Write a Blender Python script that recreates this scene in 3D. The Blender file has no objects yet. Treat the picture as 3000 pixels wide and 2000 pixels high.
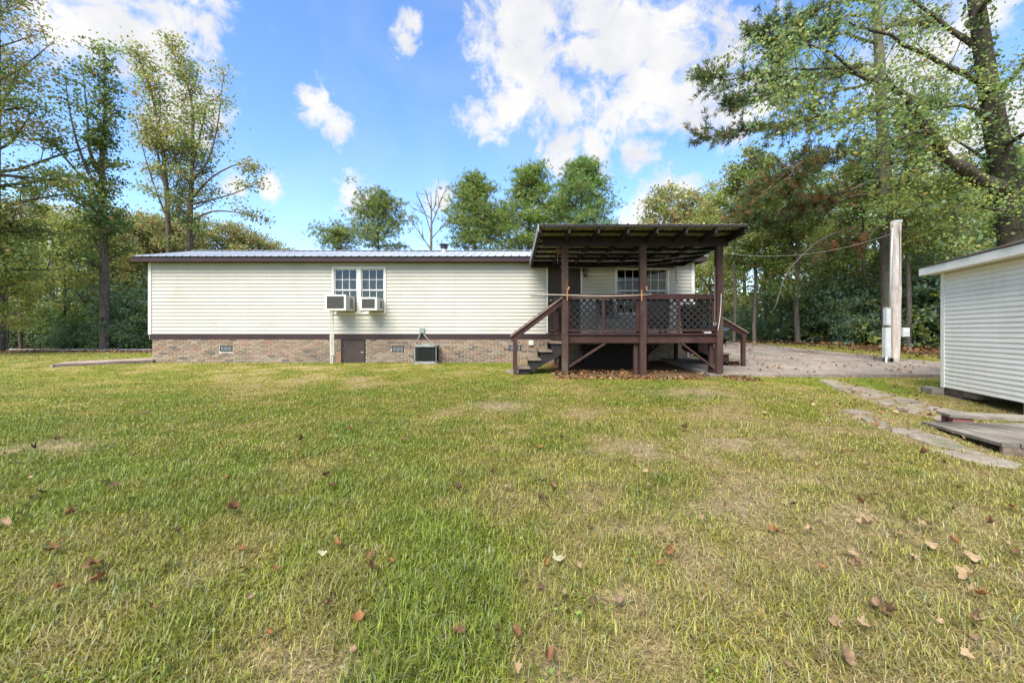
import bpy, math
import numpy as np
from mathutils import Matrix, Vector

# ------------------------------------------------------------------ camera, sky, sun, exposure
SC = bpy.context.scene
COL = SC.collection
F, PX, PY, CZ = 1212.0, 1485.0, 970.0, 0.95      # focal length, principal point (px of a 3000x2000 frame), eye height over the house ground
cam_data = bpy.data.cameras.new('camera')
cam = bpy.data.objects.new('camera', cam_data)
COL.objects.link(cam)
cam.location = (0, 0, CZ)
cam.rotation_euler = (math.radians(90), 0, 0)
cam_data.sensor_width = 36.0
cam_data.lens = F / 3000.0 * 36.0
cam_data.shift_x = (1500 - PX) / 3000.0
cam_data.shift_y = -(1000 - PY) / 3000.0
cam_data.clip_start = 0.05
cam_data.clip_end = 3000
SC.camera = cam

SUN_EL, SUN_AZ = 52.0, 24.0                         # degrees; sun stands behind the viewer's left shoulder, behind thin cloud
SUN_STRENGTH, SUN_ANGLE = 3.5, 44.0
SKY_STRENGTH = 0.108
EXPOSURE = 1.45
SC.view_settings.view_transform = 'Standard'
SC.view_settings.look = 'None'
SC.view_settings.exposure = EXPOSURE
SC.view_settings.gamma = 1.0
SC.view_settings.use_curve_mapping = False
SC.cycles.use_denoising = True
SC.cycles.max_bounces = 8
SC.cycles.transparent_max_bounces = 12
SC.cycles.caustics_reflective = False
SC.cycles.caustics_refractive = False

sun_data = bpy.data.lights.new('sun', 'SUN')
sun_data.energy = SUN_STRENGTH
sun_data.angle = math.radians(SUN_ANGLE)
sun_data.color = (1.0, 0.955, 0.87)
sun = bpy.data.objects.new('sun', sun_data)
COL.objects.link(sun)
sun.location = (0, -20, 30)
sun.rotation_euler = (math.radians(90 - SUN_EL), 0, math.radians(-SUN_AZ))


def px_dir(x, y):
    v = Vector(((x - PX) / F, 1.0, (PY - y) / F))
    return v.normalized()


def build_world():
    w = bpy.data.worlds.new('World')
    SC.world = w
    w.use_nodes = True
    nt = w.node_tree
    N, L = nt.nodes, nt.links
    N.clear()
    out = N.new('ShaderNodeOutputWorld')
    bg = N.new('ShaderNodeBackground')
    bg.inputs['Strength'].default_value = SKY_STRENGTH
    sky = N.new('ShaderNodeTexSky')
    sky.sky_type = 'NISHITA'
    sky.sun_disc = False
    sky.sun_elevation = math.radians(SUN_EL)
    sky.sun_rotation = math.radians(180 + SUN_AZ)
    sky.air_density = 1.0
    sky.dust_density = 0.4
    sky.ozone_density = 2.0
    hs = N.new('ShaderNodeHueSaturation')
    hs.inputs['Hue'].default_value = 0.505
    hs.inputs['Saturation'].default_value = 1.17
    hs.inputs['Value'].default_value = 1.22
    L.new(sky.outputs[0], hs.inputs['Color'])
    tc = N.new('ShaderNodeTexCoord')
    d = tc.outputs['Generated']

    def math_node(op, a, b=None, clamp=False):
        m = N.new('ShaderNodeMath')
        m.operation = op
        m.use_clamp = clamp
        for i, v in enumerate((a, b)):
            if v is None:
                continue
            if isinstance(v, (int, float)):
                m.inputs[i].default_value = v
            else:
                L.new(v, m.inputs[i])
        return m.outputs[0]

    def noise(scale, detail, rough, vec, dist=0.0):
        n = N.new('ShaderNodeTexNoise')
        n.inputs['Scale'].default_value = scale
        n.inputs['Detail'].default_value = detail
        n.inputs['Roughness'].default_value = rough
        n.inputs['Distortion'].default_value = dist
        L.new(vec, n.inputs['Vector'])
        return n

    # cloud banks, each a soft heap in one direction of the sky
    banks = [(300, 60, 190), (470, 30, 170), (420, 150, 120), (530, 140, 90), (610, 60, 90), (220, 70, 90),
             (1490, 60, 120), (1560, 60, 150), (1530, 190, 150), (1520, 280, 130), (1420, 350, 80), (1650, 300, 110),
             (1780, 120, 190), (1930, 180, 210), (2050, 250, 170), (1880, 290, 150), (2200, 260, 150), (1800, 350, 70),
             (1650, 420, 85), (1760, 440, 85), (1850, 450, 65), (945, 330, 75), (985, 370, 65), (900, 290, 40),
             (1215, 70, 40), (1190, 120, 45), (1030, 590, 65), (1085, 585, 45), (790, 548, 42), (1960, 540, 80),
             (1880, 640, 75), (1290, 590, 55), (540, 300, 110), (480, 380, 70), (690, 540, 50), (2720, 180, 160), (2880, 60, 130),
             (2780, 420, 110), (2650, 560, 120), (2950, 330, 120), (130, 690, 120)]
    field = None
    for (x, y, r) in banks:
        c = px_dir(x, y)
        # angular radius from pixel radius
        ang = math.atan(r / F / math.hypot(1, math.hypot((x - PX) / F, (y - PY) / F))) * 1.05
        sub = N.new('ShaderNodeVectorMath')
        sub.operation = 'DISTANCE'
        L.new(d, sub.inputs[0])
        sub.inputs[1].default_value = c
        v = math_node('MULTIPLY_ADD', sub.outputs['Value'], -1.0 / ang)
        v.node.inputs[2].default_value = 1.0
        field = v if field is None else math_node('SMOOTH_MAX', field, v)
        if field is not v:
            field.node.inputs[2].default_value = 0.25
    # elsewhere in the sky the same broken cumulus goes on
    sep = N.new('ShaderNodeSeparateXYZ')
    L.new(d, sep.inputs[0])
    behind = math_node('MULTIPLY_ADD', sep.outputs['Y'], -4.0, clamp=True)
    behind.node.inputs[2].default_value = 1.2
    gn = noise(2.6, 2, 0.5, d)
    gen = math_node('MULTIPLY_ADD', gn.outputs['Fac'], 4.5)
    gen.node.inputs[2].default_value = -2.35
    gen = math_node('ADD', gen, math_node('MULTIPLY', math_node('SUBTRACT', 1.0, behind), -6.0))
    field = math_node('MAXIMUM', field, gen)
    n1 = noise(13.0, 9, 0.60, d, 0.6)
    n2 = noise(46.0, 6, 0.65, d, 0.5)
    tex = math_node('ADD', math_node('MULTIPLY', n1.outputs['Fac'], 3.0), math_node('MULTIPLY', n2.outputs['Fac'], 1.05))
    f2 = math_node('ADD', field, math_node('ADD', tex, -1.93))
    mr = N.new('ShaderNodeMapRange')
    mr.interpolation_type = 'SMOOTHSTEP'
    L.new(f2, mr.inputs['Value'])
    mr.inputs['From Min'].default_value = 0.0
    mr.inputs['From Max'].default_value = 0.86
    # thin veil that pales the blue here and there
    n3 = noise(3.0, 6, 0.6, d, 0.6)
    veil = N.new('ShaderNodeMapRange')
    L.new(n3.outputs['Fac'], veil.inputs['Value'])
    veil.inputs['From Min'].default_value = 0.45
    veil.inputs['From Max'].default_value = 0.8
    veil.inputs['To Max'].default_value = 0.22
    cover = math_node('MAXIMUM', mr.outputs['Result'], veil.outputs['Result'], clamp=True)
    # cloud tone: bright heaps, faintly grey hollows
    n4 = noise(7.0, 5, 0.55, d)
    tone = N.new('ShaderNodeMixRGB')
    mr2 = N.new('ShaderNodeMapRange')
    L.new(n4.outputs['Fac'], mr2.inputs['Value'])
    mr2.inputs['From Min'].default_value = 0.32
    mr2.inputs['From Max'].default_value = 0.55
    L.new(mr2.outputs['Result'], tone.inputs['Fac'])
    k = 1.0 / (SKY_STRENGTH * 2 ** EXPOSURE)
    tone.inputs['Color1'].default_value = (0.80 * k, 0.82 * k, 0.89 * k, 1)
    tone.inputs['Color2'].default_value = (1.0 * k, 0.995 * k, 0.99 * k, 1)
    mix = N.new('ShaderNodeMixRGB')
    L.new(cover, mix.inputs['Fac'])
    L.new(hs.outputs[0], mix.inputs['Color1'])
    L.new(tone.outputs[0], mix.inputs['Color2'])
    L.new(mix.outputs[0], bg.inputs['Color'])
    L.new(bg.outputs[0], out.inputs['Surface'])
    w.cycles.sampling_method = 'MANUAL'
    w.cycles.sample_map_resolution = 512


build_world()

# ------------------------------------------------------------------ helpers
def rng(seed):
    return np.random.default_rng(seed)


def smooth(x, a, b):
    t = np.clip((np.asarray(x, float) - a) / (b - a), 0, 1)
    return t * t * (3 - 2 * t)


def vnoise(x, y, scale, seed):
    g = rng(seed).random((64, 64))
    u, v = np.asarray(x, float) / scale + 1000.3, np.asarray(y, float) / scale + 1000.7
    i, j = np.floor(u).astype(int), np.floor(v).astype(int)
    fu, fv = u - i, v - j
    fu, fv = fu * fu * (3 - 2 * fu), fv * fv * (3 - 2 * fv)
    a, b = g[i % 64, j % 64], g[(i + 1) % 64, j % 64]
    c, e = g[i % 64, (j + 1) % 64], g[(i + 1) % 64, (j + 1) % 64]
    return (a * (1 - fu) + b * fu) * (1 - fv) + (c * (1 - fu) + e * fu) * fv


def slab_z(y):
    y = np.asarray(y, float)
    return -0.79 + 0.076 * np.minimum(y, 16.5) + 0.012 * np.clip(y - 16.5, 0, 30)


def ground(x, y):
    x, y = np.asarray(x, float), np.asarray(y, float)
    base = -0.03 * np.clip(12.5 - y, 0, 18)
    base = base - 0.17 * smooth(x, 3.5, 8.0) * (1 - smooth(y, 8.3, 10.2))
    right = smooth(x, 3.6, 5.2) * smooth(y, 9.2, 10.4)
    z = base * (1 - right) + (slab_z(y) - 0.07) * right
    z = z + 0.03 * (vnoise(x, y, 2.2, 5) - 0.5) * smooth(np.hypot(x, y), 0.5, 3)
    # far land: rises a touch so that the woods stand on it
    z = z + 0.02 * np.clip(np.abs(y) - 24, 0, 40) * smooth(y, 22, 26)
    return z


def gz(x, y):
    return float(ground(x, y))


def at(x, y, Y):
    """pixel of the 3000x2000 frame at a given depth -> world point"""
    return Vector(((x - PX) / F * Y, Y, CZ + (PY - y) / F * Y))


def on_ground(x, y):
    lo, hi = 0.8, 60.0
    for _ in range(40):
        m = 0.5 * (lo + hi)
        p = at(x, y, m)
        if p.z > gz(p.x, p.y):
            lo = m
        else:
            hi = m
    p = at(x, y, lo)
    return Vector((p.x, p.y, gz(p.x, p.y)))


class MB:
    """collects faces for one mesh"""
    def __init__(self):
        self.v, self.f = [], []

    def add(self, vs, fs):
        o = len(self.v)
        self.v += [tuple(p) for p in vs]
        self.f += [tuple(i + o for i in q) for q in fs]
        return self

    def box(self, x0, x1, y0, y1, z0, z1):
        vs = [(x, y, z) for z in (z0, z1) for y in (y0, y1) for x in (x0, x1)]
        return self.add(vs, [(0, 2, 3, 1), (4, 5, 7, 6), (0, 1, 5, 4), (2, 6, 7, 3), (0, 4, 6, 2), (1, 3, 7, 5)])

    def beam(self, a, b, w, h, up=(0, 0, 1)):
        a, b = Vector(a), Vector(b)
        t = (b - a).normalized()
        s = t.cross(Vector(up))
        if s.length < 1e-4:
            s = t.cross(Vector((0, 1, 0)))
        s.normalize()
        u = s.cross(t).normalized()
        vs = [p + s * (i * w / 2) + u * (j * h / 2) for p in (a, b) for j in (-1, 1) for i in (-1, 1)]
        return self.add(vs, [(0, 1, 3, 2), (4, 6, 7, 5), (0, 4, 5, 1), (2, 3, 7, 6), (0, 2, 6, 4), (1, 5, 7, 3)])

    def prism(self, pts, d):
        """polygon pts (3D, planar) pushed along d"""
        n = len(pts)
        d = Vector(d)
        a = [Vector(p) for p in pts]
        self.add(a + [p + d for p in a], [tuple(range(n - 1, -1, -1)), tuple(range(n, 2 * n))] +
                 [(i, (i + 1) % n, n + (i + 1) % n, n + i) for i in range(n)])
        return self

    def tube(self, pts, r, n=8, cap=True):
        pts = [Vector(p) for p in pts]
        k = len(pts)
        rs = [r] * k if isinstance(r, (int, float)) else list(r)
        vs = []
        s = None
        for i, p in enumerate(pts):
            t = (pts[min(i + 1, k - 1)] - pts[max(i - 1, 0)]).normalized()
            if s is None:
                s = t.cross(Vector((0.31, 0.2, 0.93)))
                if s.length < 0.1:
                    s = t.cross(Vector((1, 0, 0)))
            s = (s - t * s.dot(t)).normalized()
            u = t.cross(s)
            for q in range(n):
                a = 2 * math.pi * q / n
                vs.append(p + (s * math.cos(a) + u * math.sin(a)) * rs[i])
        fs = [(i * n + q, i * n + (q + 1) % n, (i + 1) * n + (q + 1) % n, (i + 1) * n + q) for i in range(k - 1) for q in range(n)]
        if cap:
            fs += [tuple(range(n - 1, -1, -1)), tuple(range((k - 1) * n, k * n))]
        return self.add(vs, fs)

    def lathe(self, c, prof, n=16):
        """profile [(r, z)] about a vertical axis through c"""
        c = Vector(c)
        vs = [c + Vector((r * math.cos(2 * math.pi * q / n), r * math.sin(2 * math.pi * q / n), z)) for r, z in prof for q in range(n)]
        k = len(prof)
        fs = [(i * n + q, i * n + (q + 1) % n, (i + 1) * n + (q + 1) % n, (i + 1) * n + q) for i in range(k - 1) for q in range(n)]
        fs += [tuple(range(n - 1, -1, -1)), tuple(range((k - 1) * n, k * n))]
        return self.add(vs, fs)

    def mesh(self, name, mat, smooth_=False):
        m = bpy.data.meshes.new(name)
        m.from_pydata(self.v, [], self.f)
        if mat:
            m.materials.append(mat)
        if smooth_:
            m.polygons.foreach_set('use_smooth', [True] * len(m.polygons))
        m.update()
        return m

    def build(self, name, mat, parent=None, smooth_=False):
        return link(name, self.mesh(name, mat, smooth_), parent)


def wm(o):
    loc = Matrix.LocRotScale(o.location, o.rotation_euler, o.scale)
    return loc if o.parent is None else wm(o.parent) @ o.matrix_parent_inverse @ loc


def link(name, mesh, parent=None):
    """one object; its own coordinates stay world coordinates under a parent"""
    o = bpy.data.objects.new(name, mesh)
    COL.objects.link(o)
    if parent is not None:
        o.parent = parent
        o.matrix_parent_inverse = wm(parent).inverted()
    return o


def root(name, loc=(0, 0, 0), rz=0.0):
    o = bpy.data.objects.new(name, None)
    o.empty_display_size = 0.2
    COL.objects.link(o)
    o.location = loc
    o.rotation_euler = (0, 0, rz)
    return o


def tag(o, label, cat, group=None):
    o['label'] = label
    o['category'] = cat
    if group:
        o['group'] = group
    return o


def structure(o):
    o['kind'] = 'structure'
    return o


def stuff(o):
    o['kind'] = 'stuff'
    return o


def copy_tree(o, parent=None):
    c = o.copy()
    COL.objects.link(c)
    c.parent = parent
    for ch in list(o.children):
        copy_tree(ch, c)
    return c


def np_mesh(name, V, faces_flat, n_per, mat, col=None, smooth_=False):
    """fast mesh: V (n,3), faces_flat index array, n_per corners per face (int or array)"""
    m = bpy.data.meshes.new(name)
    V = np.ascontiguousarray(V, np.float32)
    faces_flat = np.ascontiguousarray(faces_flat, np.int32)
    nf = len(faces_flat) // n_per if isinstance(n_per, int) else len(n_per)
    m.vertices.add(len(V))
    m.vertices.foreach_set('co', V.ravel())
    m.loops.add(len(faces_flat))
    m.loops.foreach_set('vertex_index', faces_flat)
    m.polygons.add(nf)
    if isinstance(n_per, int):
        starts = np.arange(nf, dtype=np.int32) * n_per
    else:
        starts = np.concatenate([[0], np.cumsum(n_per)[:-1]]).astype(np.int32)
    m.polygons.foreach_set('loop_start', starts)
    if smooth_:
        m.polygons.foreach_set('use_smooth', np.ones(nf, bool))
    m.update(calc_edges=True)
    if col is not None:
        a = m.attributes.new('col', 'FLOAT_COLOR', 'POINT')
        c4 = np.ones((len(V), 4), np.float32)
        c4[:, :3] = col
        a.data.foreach_set('color', c4.ravel())
    m.materials.append(mat)
    return m


# ------------------------------------------------------------------ materials
MATS = {}


def nodes_of(name):
    m = bpy.data.materials.new(name)
    m.use_nodes = True
    nt = m.node_tree
    b = nt.nodes['Principled BSDF']
    return m, nt, b


def add_noise(nt, scale, detail=4, rough=0.55, vec='Object', dist=0.0, stretch=None):
    tc = nt.nodes.new('ShaderNodeTexCoord')
    n = nt.nodes.new('ShaderNodeTexNoise')
    n.inputs['Scale'].default_value = scale
    n.inputs['Detail'].default_value = detail
    n.inputs['Roughness'].default_value = rough
    n.inputs['Distortion'].default_value = dist
    if vec == 'World':
        g = nt.nodes.new('ShaderNodeNewGeometry')
        src = g.outputs['Position']
    else:
        src = tc.outputs[vec]
    if stretch:
        mp = nt.nodes.new('ShaderNodeMapping')
        mp.inputs['Scale'].default_value = stretch
        nt.links.new(src, mp.inputs['Vector'])
        src = mp.outputs[0]
    nt.links.new(src, n.inputs['Vector'])
    return n.outputs['Fac']


def ramp(nt, fac, stops):
    r = nt.nodes.new('ShaderNodeValToRGB')
    e = r.color_ramp.elements
    while len(e) < len(stops):
        e.new(0.5)
    for q, (p, c) in zip(e, stops):
        q.position = p
        q.color = (*c, 1)
    nt.links.new(fac, r.inputs['Fac'])
    return r.outputs['Color']


def geo_pos(nt):
    g = nt.nodes.new('ShaderNodeNewGeometry')
    return g.outputs['Position']


def mixc(nt, fac, a, b, mode='MIX'):
    m = nt.nodes.new('ShaderNodeMixRGB')
    m.blend_type = mode
    for i, v in zip(('Fac', 'Color1', 'Color2'), (fac, a, b)):
        if isinstance(v, (int, float)):
            m.inputs[i].default_value = v
        elif isinstance(v, tuple):
            m.inputs[i].default_value = (*v, 1)
        else:
            nt.links.new(v, m.inputs[i])
    return m.outputs[0]


def bump(nt, b, h, strength=0.3, dist=0.01):
    n = nt.nodes.new('ShaderNodeBump')
    n.inputs['Strength'].default_value = strength
    n.inputs['Distance'].default_value = dist
    nt.links.new(h, n.inputs['Height'])
    nt.links.new(n.outputs[0], b.inputs['Normal'])


def noisy(name, c1, c2, scale=3.0, rough=0.7, streak=None, stretch=None, c3=None, bmp=0.0, spec=0.3, metal=0.0, fine=None, vec='World', detail=5, lo=0.35, hi=0.65):
    """colour wandering between c1 and c2 (and blotches of c3)"""
    m, nt, b = nodes_of(name)
    f = add_noise(nt, scale, detail, 0.6, vec, 0.2, stretch)
    c = ramp(nt, f, [(lo, c1), (hi, c2)])
    if c3:
        f3 = add_noise(nt, scale * 0.37, 6, 0.7, vec, 0.4)
        k = ramp(nt, f3, [(0.52, (0, 0, 0)), (0.7, (1, 1, 1))])
        c = mixc(nt, k, c, c3)
    if streak:
        fs_ = add_noise(nt, 1.0, 6, 0.65, vec, 0.3, (5.0, 5.0, 0.45))
        c = mixc(nt, ramp(nt, fs_, [(0.50, (0, 0, 0)), (0.80, (0.42, 0.42, 0.42))]), c, streak)
    if fine:
        ff = add_noise(nt, fine, 3, 0.6, vec, 0, stretch)
        c = mixc(nt, 0.55, c, ramp(nt, ff, [(0.3, (0.25, 0.25, 0.25)), (0.7, (0.75, 0.75, 0.75))]), 'OVERLAY')
    nt.links.new(c, b.inputs['Base Color'])
    b.inputs['Roughness'].default_value = rough
    b.inputs['Specular IOR Level'].default_value = spec
    b.inputs['Metallic'].default_value = metal
    if bmp:
        bump(nt, b, add_noise(nt, (fine or scale * 6), 4, 0.6, vec, 0, stretch), bmp)
    MATS[name] = m
    return m


def attr_mat(name, translucent=0.3, rough=0.55, spec=0.25, var=0.35, scale=0.6):
    """leaf / blade / brick colour from the mesh, with slow variation over the place"""
    m, nt, b = nodes_of(name)
    a = nt.nodes.new('ShaderNodeAttribute')
    a.attribute_name = 'col'
    f = add_noise(nt, scale, 3, 0.6, 'World')
    c = mixc(nt, var, a.outputs['Color'], ramp(nt, f, [(0.3, (0.2, 0.2, 0.2)), (0.7, (0.8, 0.8, 0.8))]), 'OVERLAY')
    nt.links.new(c, b.inputs['Base Color'])
    b.inputs['Roughness'].default_value = rough
    b.inputs['Specular IOR Level'].default_value = spec
    if translucent > 0:
        t = nt.nodes.new('ShaderNodeBsdfTranslucent')
        nt.links.new(c, t.inputs['Color'])
        mx = nt.nodes.new('ShaderNodeMixShader')
        mx.inputs['Fac'].default_value = translucent
        nt.links.new(b.outputs[0], mx.inputs[1])
        nt.links.new(t.outputs[0], mx.inputs[2])
        nt.links.new(mx.outputs[0], nt.nodes['Material Output'].inputs['Surface'])
    MATS[name] = m
    return m


M_LEAF = attr_mat('leaf', 0.52, 0.42, 0.5)
M_NEEDLE = attr_mat('needle', 0.42)
M_GRASS = attr_mat('grass_blade', 0.3, 0.5, 0.3, 0.25, 1.5)
M_DRY = attr_mat('dry_leaf', 0.15, 0.7, 0.2, 0.3, 30.0)
M_BRICK = attr_mat('brick', 0.0, 0.9, 0.15, 0.5, 45.0)

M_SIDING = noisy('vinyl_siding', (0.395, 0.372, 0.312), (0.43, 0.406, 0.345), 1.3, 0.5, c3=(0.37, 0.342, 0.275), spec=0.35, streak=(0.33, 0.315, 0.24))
M_SHEDSIDE = noisy('shed_siding', (0.74, 0.70, 0.60), (0.80, 0.765, 0.67), 1.2, 0.55, c3=(0.67, 0.63, 0.52), spec=0.35, streak=(0.56, 0.54, 0.43))
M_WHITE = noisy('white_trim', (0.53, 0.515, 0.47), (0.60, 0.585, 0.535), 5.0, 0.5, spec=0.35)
M_SHEDTRIM = noisy('shed_white_trim', (0.70, 0.665, 0.58), (0.78, 0.745, 0.66), 5.0, 0.5, spec=0.35)
M_BROWNTRIM = noisy('brown_trim', (0.026, 0.0145, 0.0155), (0.038, 0.020, 0.021), 2.0, 0.55)
M_MORTAR = noisy('mortar', (0.44, 0.40, 0.33), (0.56, 0.51, 0.43), 9.0, 0.95, c3=(0.30, 0.25, 0.18), bmp=0.4)
M_METALROOF = noisy('galvanised_roof', (0.36, 0.375, 0.40), (0.45, 0.465, 0.49), 1.2, 0.42, spec=0.5, metal=0.25)
M_PORCHROOF = noisy('porch_roof_sheet', (0.24, 0.24, 0.205), (0.34, 0.335, 0.285), 2.2, 0.6, c3=(0.16, 0.15, 0.125))
M_DARKWOOD = noisy('dark_stained_timber', (0.011, 0.0095, 0.0095), (0.02, 0.016, 0.0155), 3.0, 0.75, stretch=(1, 6, 6))
M_PORCHWOOD = noisy('oxblood_painted_timber', (0.027, 0.0098, 0.0082), (0.045, 0.0175, 0.0145), 2.2, 0.75, c3=(0.06, 0.037, 0.028), bmp=0.3, fine=35.0)
M_POST = noisy('weathered_porch_post', (0.034, 0.0135, 0.0115), (0.058, 0.032, 0.026), 1.6, 0.8, stretch=(4, 4, 1), c3=(0.095, 0.072, 0.042), bmp=0.4, fine=30.0)
M_LATTICE = noisy('lattice_wood', (0.009, 0.0075, 0.0065), (0.015, 0.0125, 0.0105), 6.0, 0.8)
M_TREAD = noisy('worn_tread_wood', (0.12, 0.088, 0.062), (0.20, 0.155, 0.115), 4.0, 0.85, c3=(0.08, 0.055, 0.04), bmp=0.3, fine=40.0)
M_GREYWOOD = noisy('grey_weathered_plank', (0.15, 0.128, 0.10), (0.25, 0.22, 0.175), 1.7, 0.9, stretch=(3, 1, 3), c3=(0.045, 0.04, 0.034), bmp=0.5, fine=28.0)
M_RAMPDECK = noisy('dusty_brown_deck_board', (0.25, 0.175, 0.15), (0.36, 0.265, 0.225), 2.0, 0.85, c3=(0.2, 0.15, 0.12))
M_POLE = noisy('bare_weathered_pole', (0.28, 0.235, 0.20), (0.45, 0.405, 0.365), 2.4, 0.85, stretch=(9, 9, 0.5), c3=(0.17, 0.105, 0.08), bmp=0.6, fine=26.0)
M_GREENPOLE = noisy('greenish_utility_pole', (0.19, 0.21, 0.165), (0.27, 0.29, 0.225), 2.4, 0.85, stretch=(7, 7, 0.8))
M_GREYMETAL = noisy('grey_enamel', (0.34, 0.36, 0.355), (0.42, 0.435, 0.425), 5.0, 0.4, spec=0.5)
M_ACWHITE = noisy('yellowed_white_enamel', (0.50, 0.48, 0.42), (0.58, 0.56, 0.50), 9.0, 0.45, c3=(0.42, 0.39, 0.31), spec=0.5)
M_ACGRILLE = noisy('condenser_fins', (0.075, 0.073, 0.065), (0.11, 0.105, 0.095), 60.0, 0.6, metal=0.2)
M_DARKGREEN = noisy('dark_coil', (0.009, 0.010, 0.009), (0.016, 0.018, 0.016), 20.0, 0.95, spec=0.05)
M_STEELGREY = noisy('weathered_grey_steel', (0.21, 0.23, 0.21), (0.32, 0.33, 0.30), 8.0, 0.5, metal=0.3, c3=(0.25, 0.17, 0.10))
M_BLACK = noisy('black_plastic', (0.012, 0.012, 0.012), (0.022, 0.022, 0.021), 8.0, 0.45)
M_DOORBROWN = noisy('crawl_door_paint', (0.040, 0.027, 0.024), (0.056, 0.039, 0.035), 3.0, 0.6)
M_DOOR = noisy('entry_door_paint', (0.025, 0.015, 0.013), (0.042, 0.021, 0.018), 3.0, 0.45)
M_VENT = noisy('vent_metal', (0.25, 0.28, 0.29), (0.36, 0.39, 0.40), 20.0, 0.5, metal=0.4)
M_INTERIOR = noisy('dim_interior', (0.05, 0.045, 0.04), (0.08, 0.07, 0.06), 2.0, 0.9)
M_CONCRETE = noisy('stained_concrete', (0.15, 0.122, 0.097), (0.235, 0.197, 0.158), 0.9, 0.9, c3=(0.095, 0.076, 0.058), bmp=0.35, fine=14.0)
M_STONE = noisy('flagstone', (0.16, 0.132, 0.096), (0.235, 0.20, 0.152), 2.0, 0.9, c3=(0.12, 0.112, 0.06), bmp=0.5, fine=18.0)
M_BLOCK = noisy('concrete_block', (0.17, 0.15, 0.12), (0.26, 0.23, 0.19), 5.0, 0.95, c3=(0.10, 0.11, 0.06), bmp=0.5, fine=40.0)
M_SHINGLE = noisy('brown_shingle', (0.13, 0.10, 0.075), (0.20, 0.165, 0.125), 6.0, 0.95, c3=(0.08, 0.075, 0.05), bmp=0.6, fine=40.0)
M_ORANGE = noisy('orange_strap', (0.26, 0.11, 0.04), (0.36, 0.17, 0.07), 8.0, 0.7)
M_CANE = noisy('pale_cane', (0.30, 0.26, 0.205), (0.40, 0.35, 0.28), 6.0, 0.6)
M_WIRE = noisy('pale_wire', (0.22, 0.21, 0.185), (0.30, 0.29, 0.26), 5.0, 0.5)
M_DARKWIRE = noisy('dark_wire', (0.03, 0.028, 0.025), (0.05, 0.045, 0.04), 5.0, 0.6)
M_YELLOW = noisy('yellow_plastic', (0.55, 0.38, 0.03), (0.66, 0.47, 0.05), 5.0, 0.5)
M_TERRACOTTA = noisy('dull_terracotta', (0.13, 0.055, 0.03), (0.2, 0.085, 0.045), 9.0, 0.8)
M_BARK = noisy('grey_brown_bark', (0.075, 0.058, 0.045), (0.16, 0.13, 0.105), 3.0, 0.95, stretch=(5, 5, 1), c3=(0.12, 0.12, 0.085), bmp=0.9, fine=16.0)
M_BARKDARK = noisy('dark_bark', (0.035, 0.028, 0.022), (0.085, 0.068, 0.053), 3.0, 0.95, stretch=(5, 5, 1), c3=(0.06, 0.065, 0.035), bmp=0.9, fine=14.0)
M_BARKPALE = noisy('pale_grey_bark', (0.15, 0.13, 0.115), (0.27, 0.24, 0.215), 3.0, 0.9, stretch=(4, 4, 1), bmp=0.7, fine=18.0)
M_CARPAINT = noisy('dark_teal_car_paint', (0.008, 0.017, 0.019), (0.011, 0.022, 0.024), 1.0, 0.12, spec=0.7)
M_CARPAINT.node_tree.nodes['Principled BSDF'].inputs['Coat Weight'].default_value = 0.8
M_RUBBER = noisy('tyre_rubber', (0.012, 0.012, 0.012), (0.02, 0.02, 0.019), 9.0, 0.85)
M_ALLOY = noisy('alloy_rim', (0.35, 0.36, 0.37), (0.45, 0.46, 0.47), 5.0, 0.3, metal=0.8)
M_CARGLASS = noisy('tinted_car_glass', (0.02, 0.025, 0.026), (0.03, 0.035, 0.036), 2.0, 0.04, spec=0.9)
M_LAMPGLASS = noisy('headlight_lens', (0.55, 0.58, 0.6), (0.7, 0.72, 0.74), 4.0, 0.08, spec=0.8)
M_FARWHITE = noisy('far_white_wall', (0.62, 0.62, 0.68), (0.72, 0.72, 0.78), 0.8, 0.7)
M_ROAD = noisy('pale_road', (0.30, 0.29, 0.27), (0.40, 0.385, 0.36), 0.8, 0.9, bmp=0.2, fine=12.0)


def make_glass():
    m, nt, b = nodes_of('window_glass')
    t = nt.nodes.new('ShaderNodeBsdfTransparent')
    t.inputs['Color'].default_value = (0.8, 0.83, 0.82, 1)
    g = nt.nodes.new('ShaderNodeBsdfGlossy')
    g.inputs['Roughness'].default_value = 0.02
    g.inputs['Color'].default_value = (0.9, 0.95, 1, 1)
    lw = nt.nodes.new('ShaderNodeFresnel')
    lw.inputs['IOR'].default_value = 1.42
    mx = nt.nodes.new('ShaderNodeMixShader')
    nt.links.new(lw.outputs[0], mx.inputs['Fac'])
    nt.links.new(t.outputs[0], mx.inputs[1])
    nt.links.new(g.outputs[0], mx.inputs[2])
    nt.links.new(mx.outputs[0], nt.nodes['Material Output'].inputs['Surface'])
    return m


M_GLASS = make_glass()


def make_lace(name, c1, c2, scale):
    m, nt, b = nodes_of(name)
    tc = nt.nodes.new('ShaderNodeTexCoord')
    v = nt.nodes.new('ShaderNodeTexVoronoi')
    v.inputs['Scale'].default_value = scale
    nt.links.new(tc.outputs['Object'], v.inputs['Vector'])
    c = ramp(nt, v.outputs['Distance'], [(0.15, c1), (0.45, c2)])
    f = add_noise(nt, 11, 4, 0.6, 'Object', 1.0)
    c = mixc(nt, ramp(nt, f, [(0.42, (0, 0, 0)), (0.58, (1, 1, 1))]), c, c2)
    nt.links.new(c, b.inputs['Base Color'])
    b.inputs['Roughness'].default_value = 0.9
    return m


M_LACE = make_lace('lace_curtain', (0.55, 0.55, 0.52), (0.10, 0.10, 0.095), 26)
M_DRAPE = make_lace('dull_green_drape', (0.30, 0.31, 0.22), (0.23, 0.24, 0.17), 3)


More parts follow.
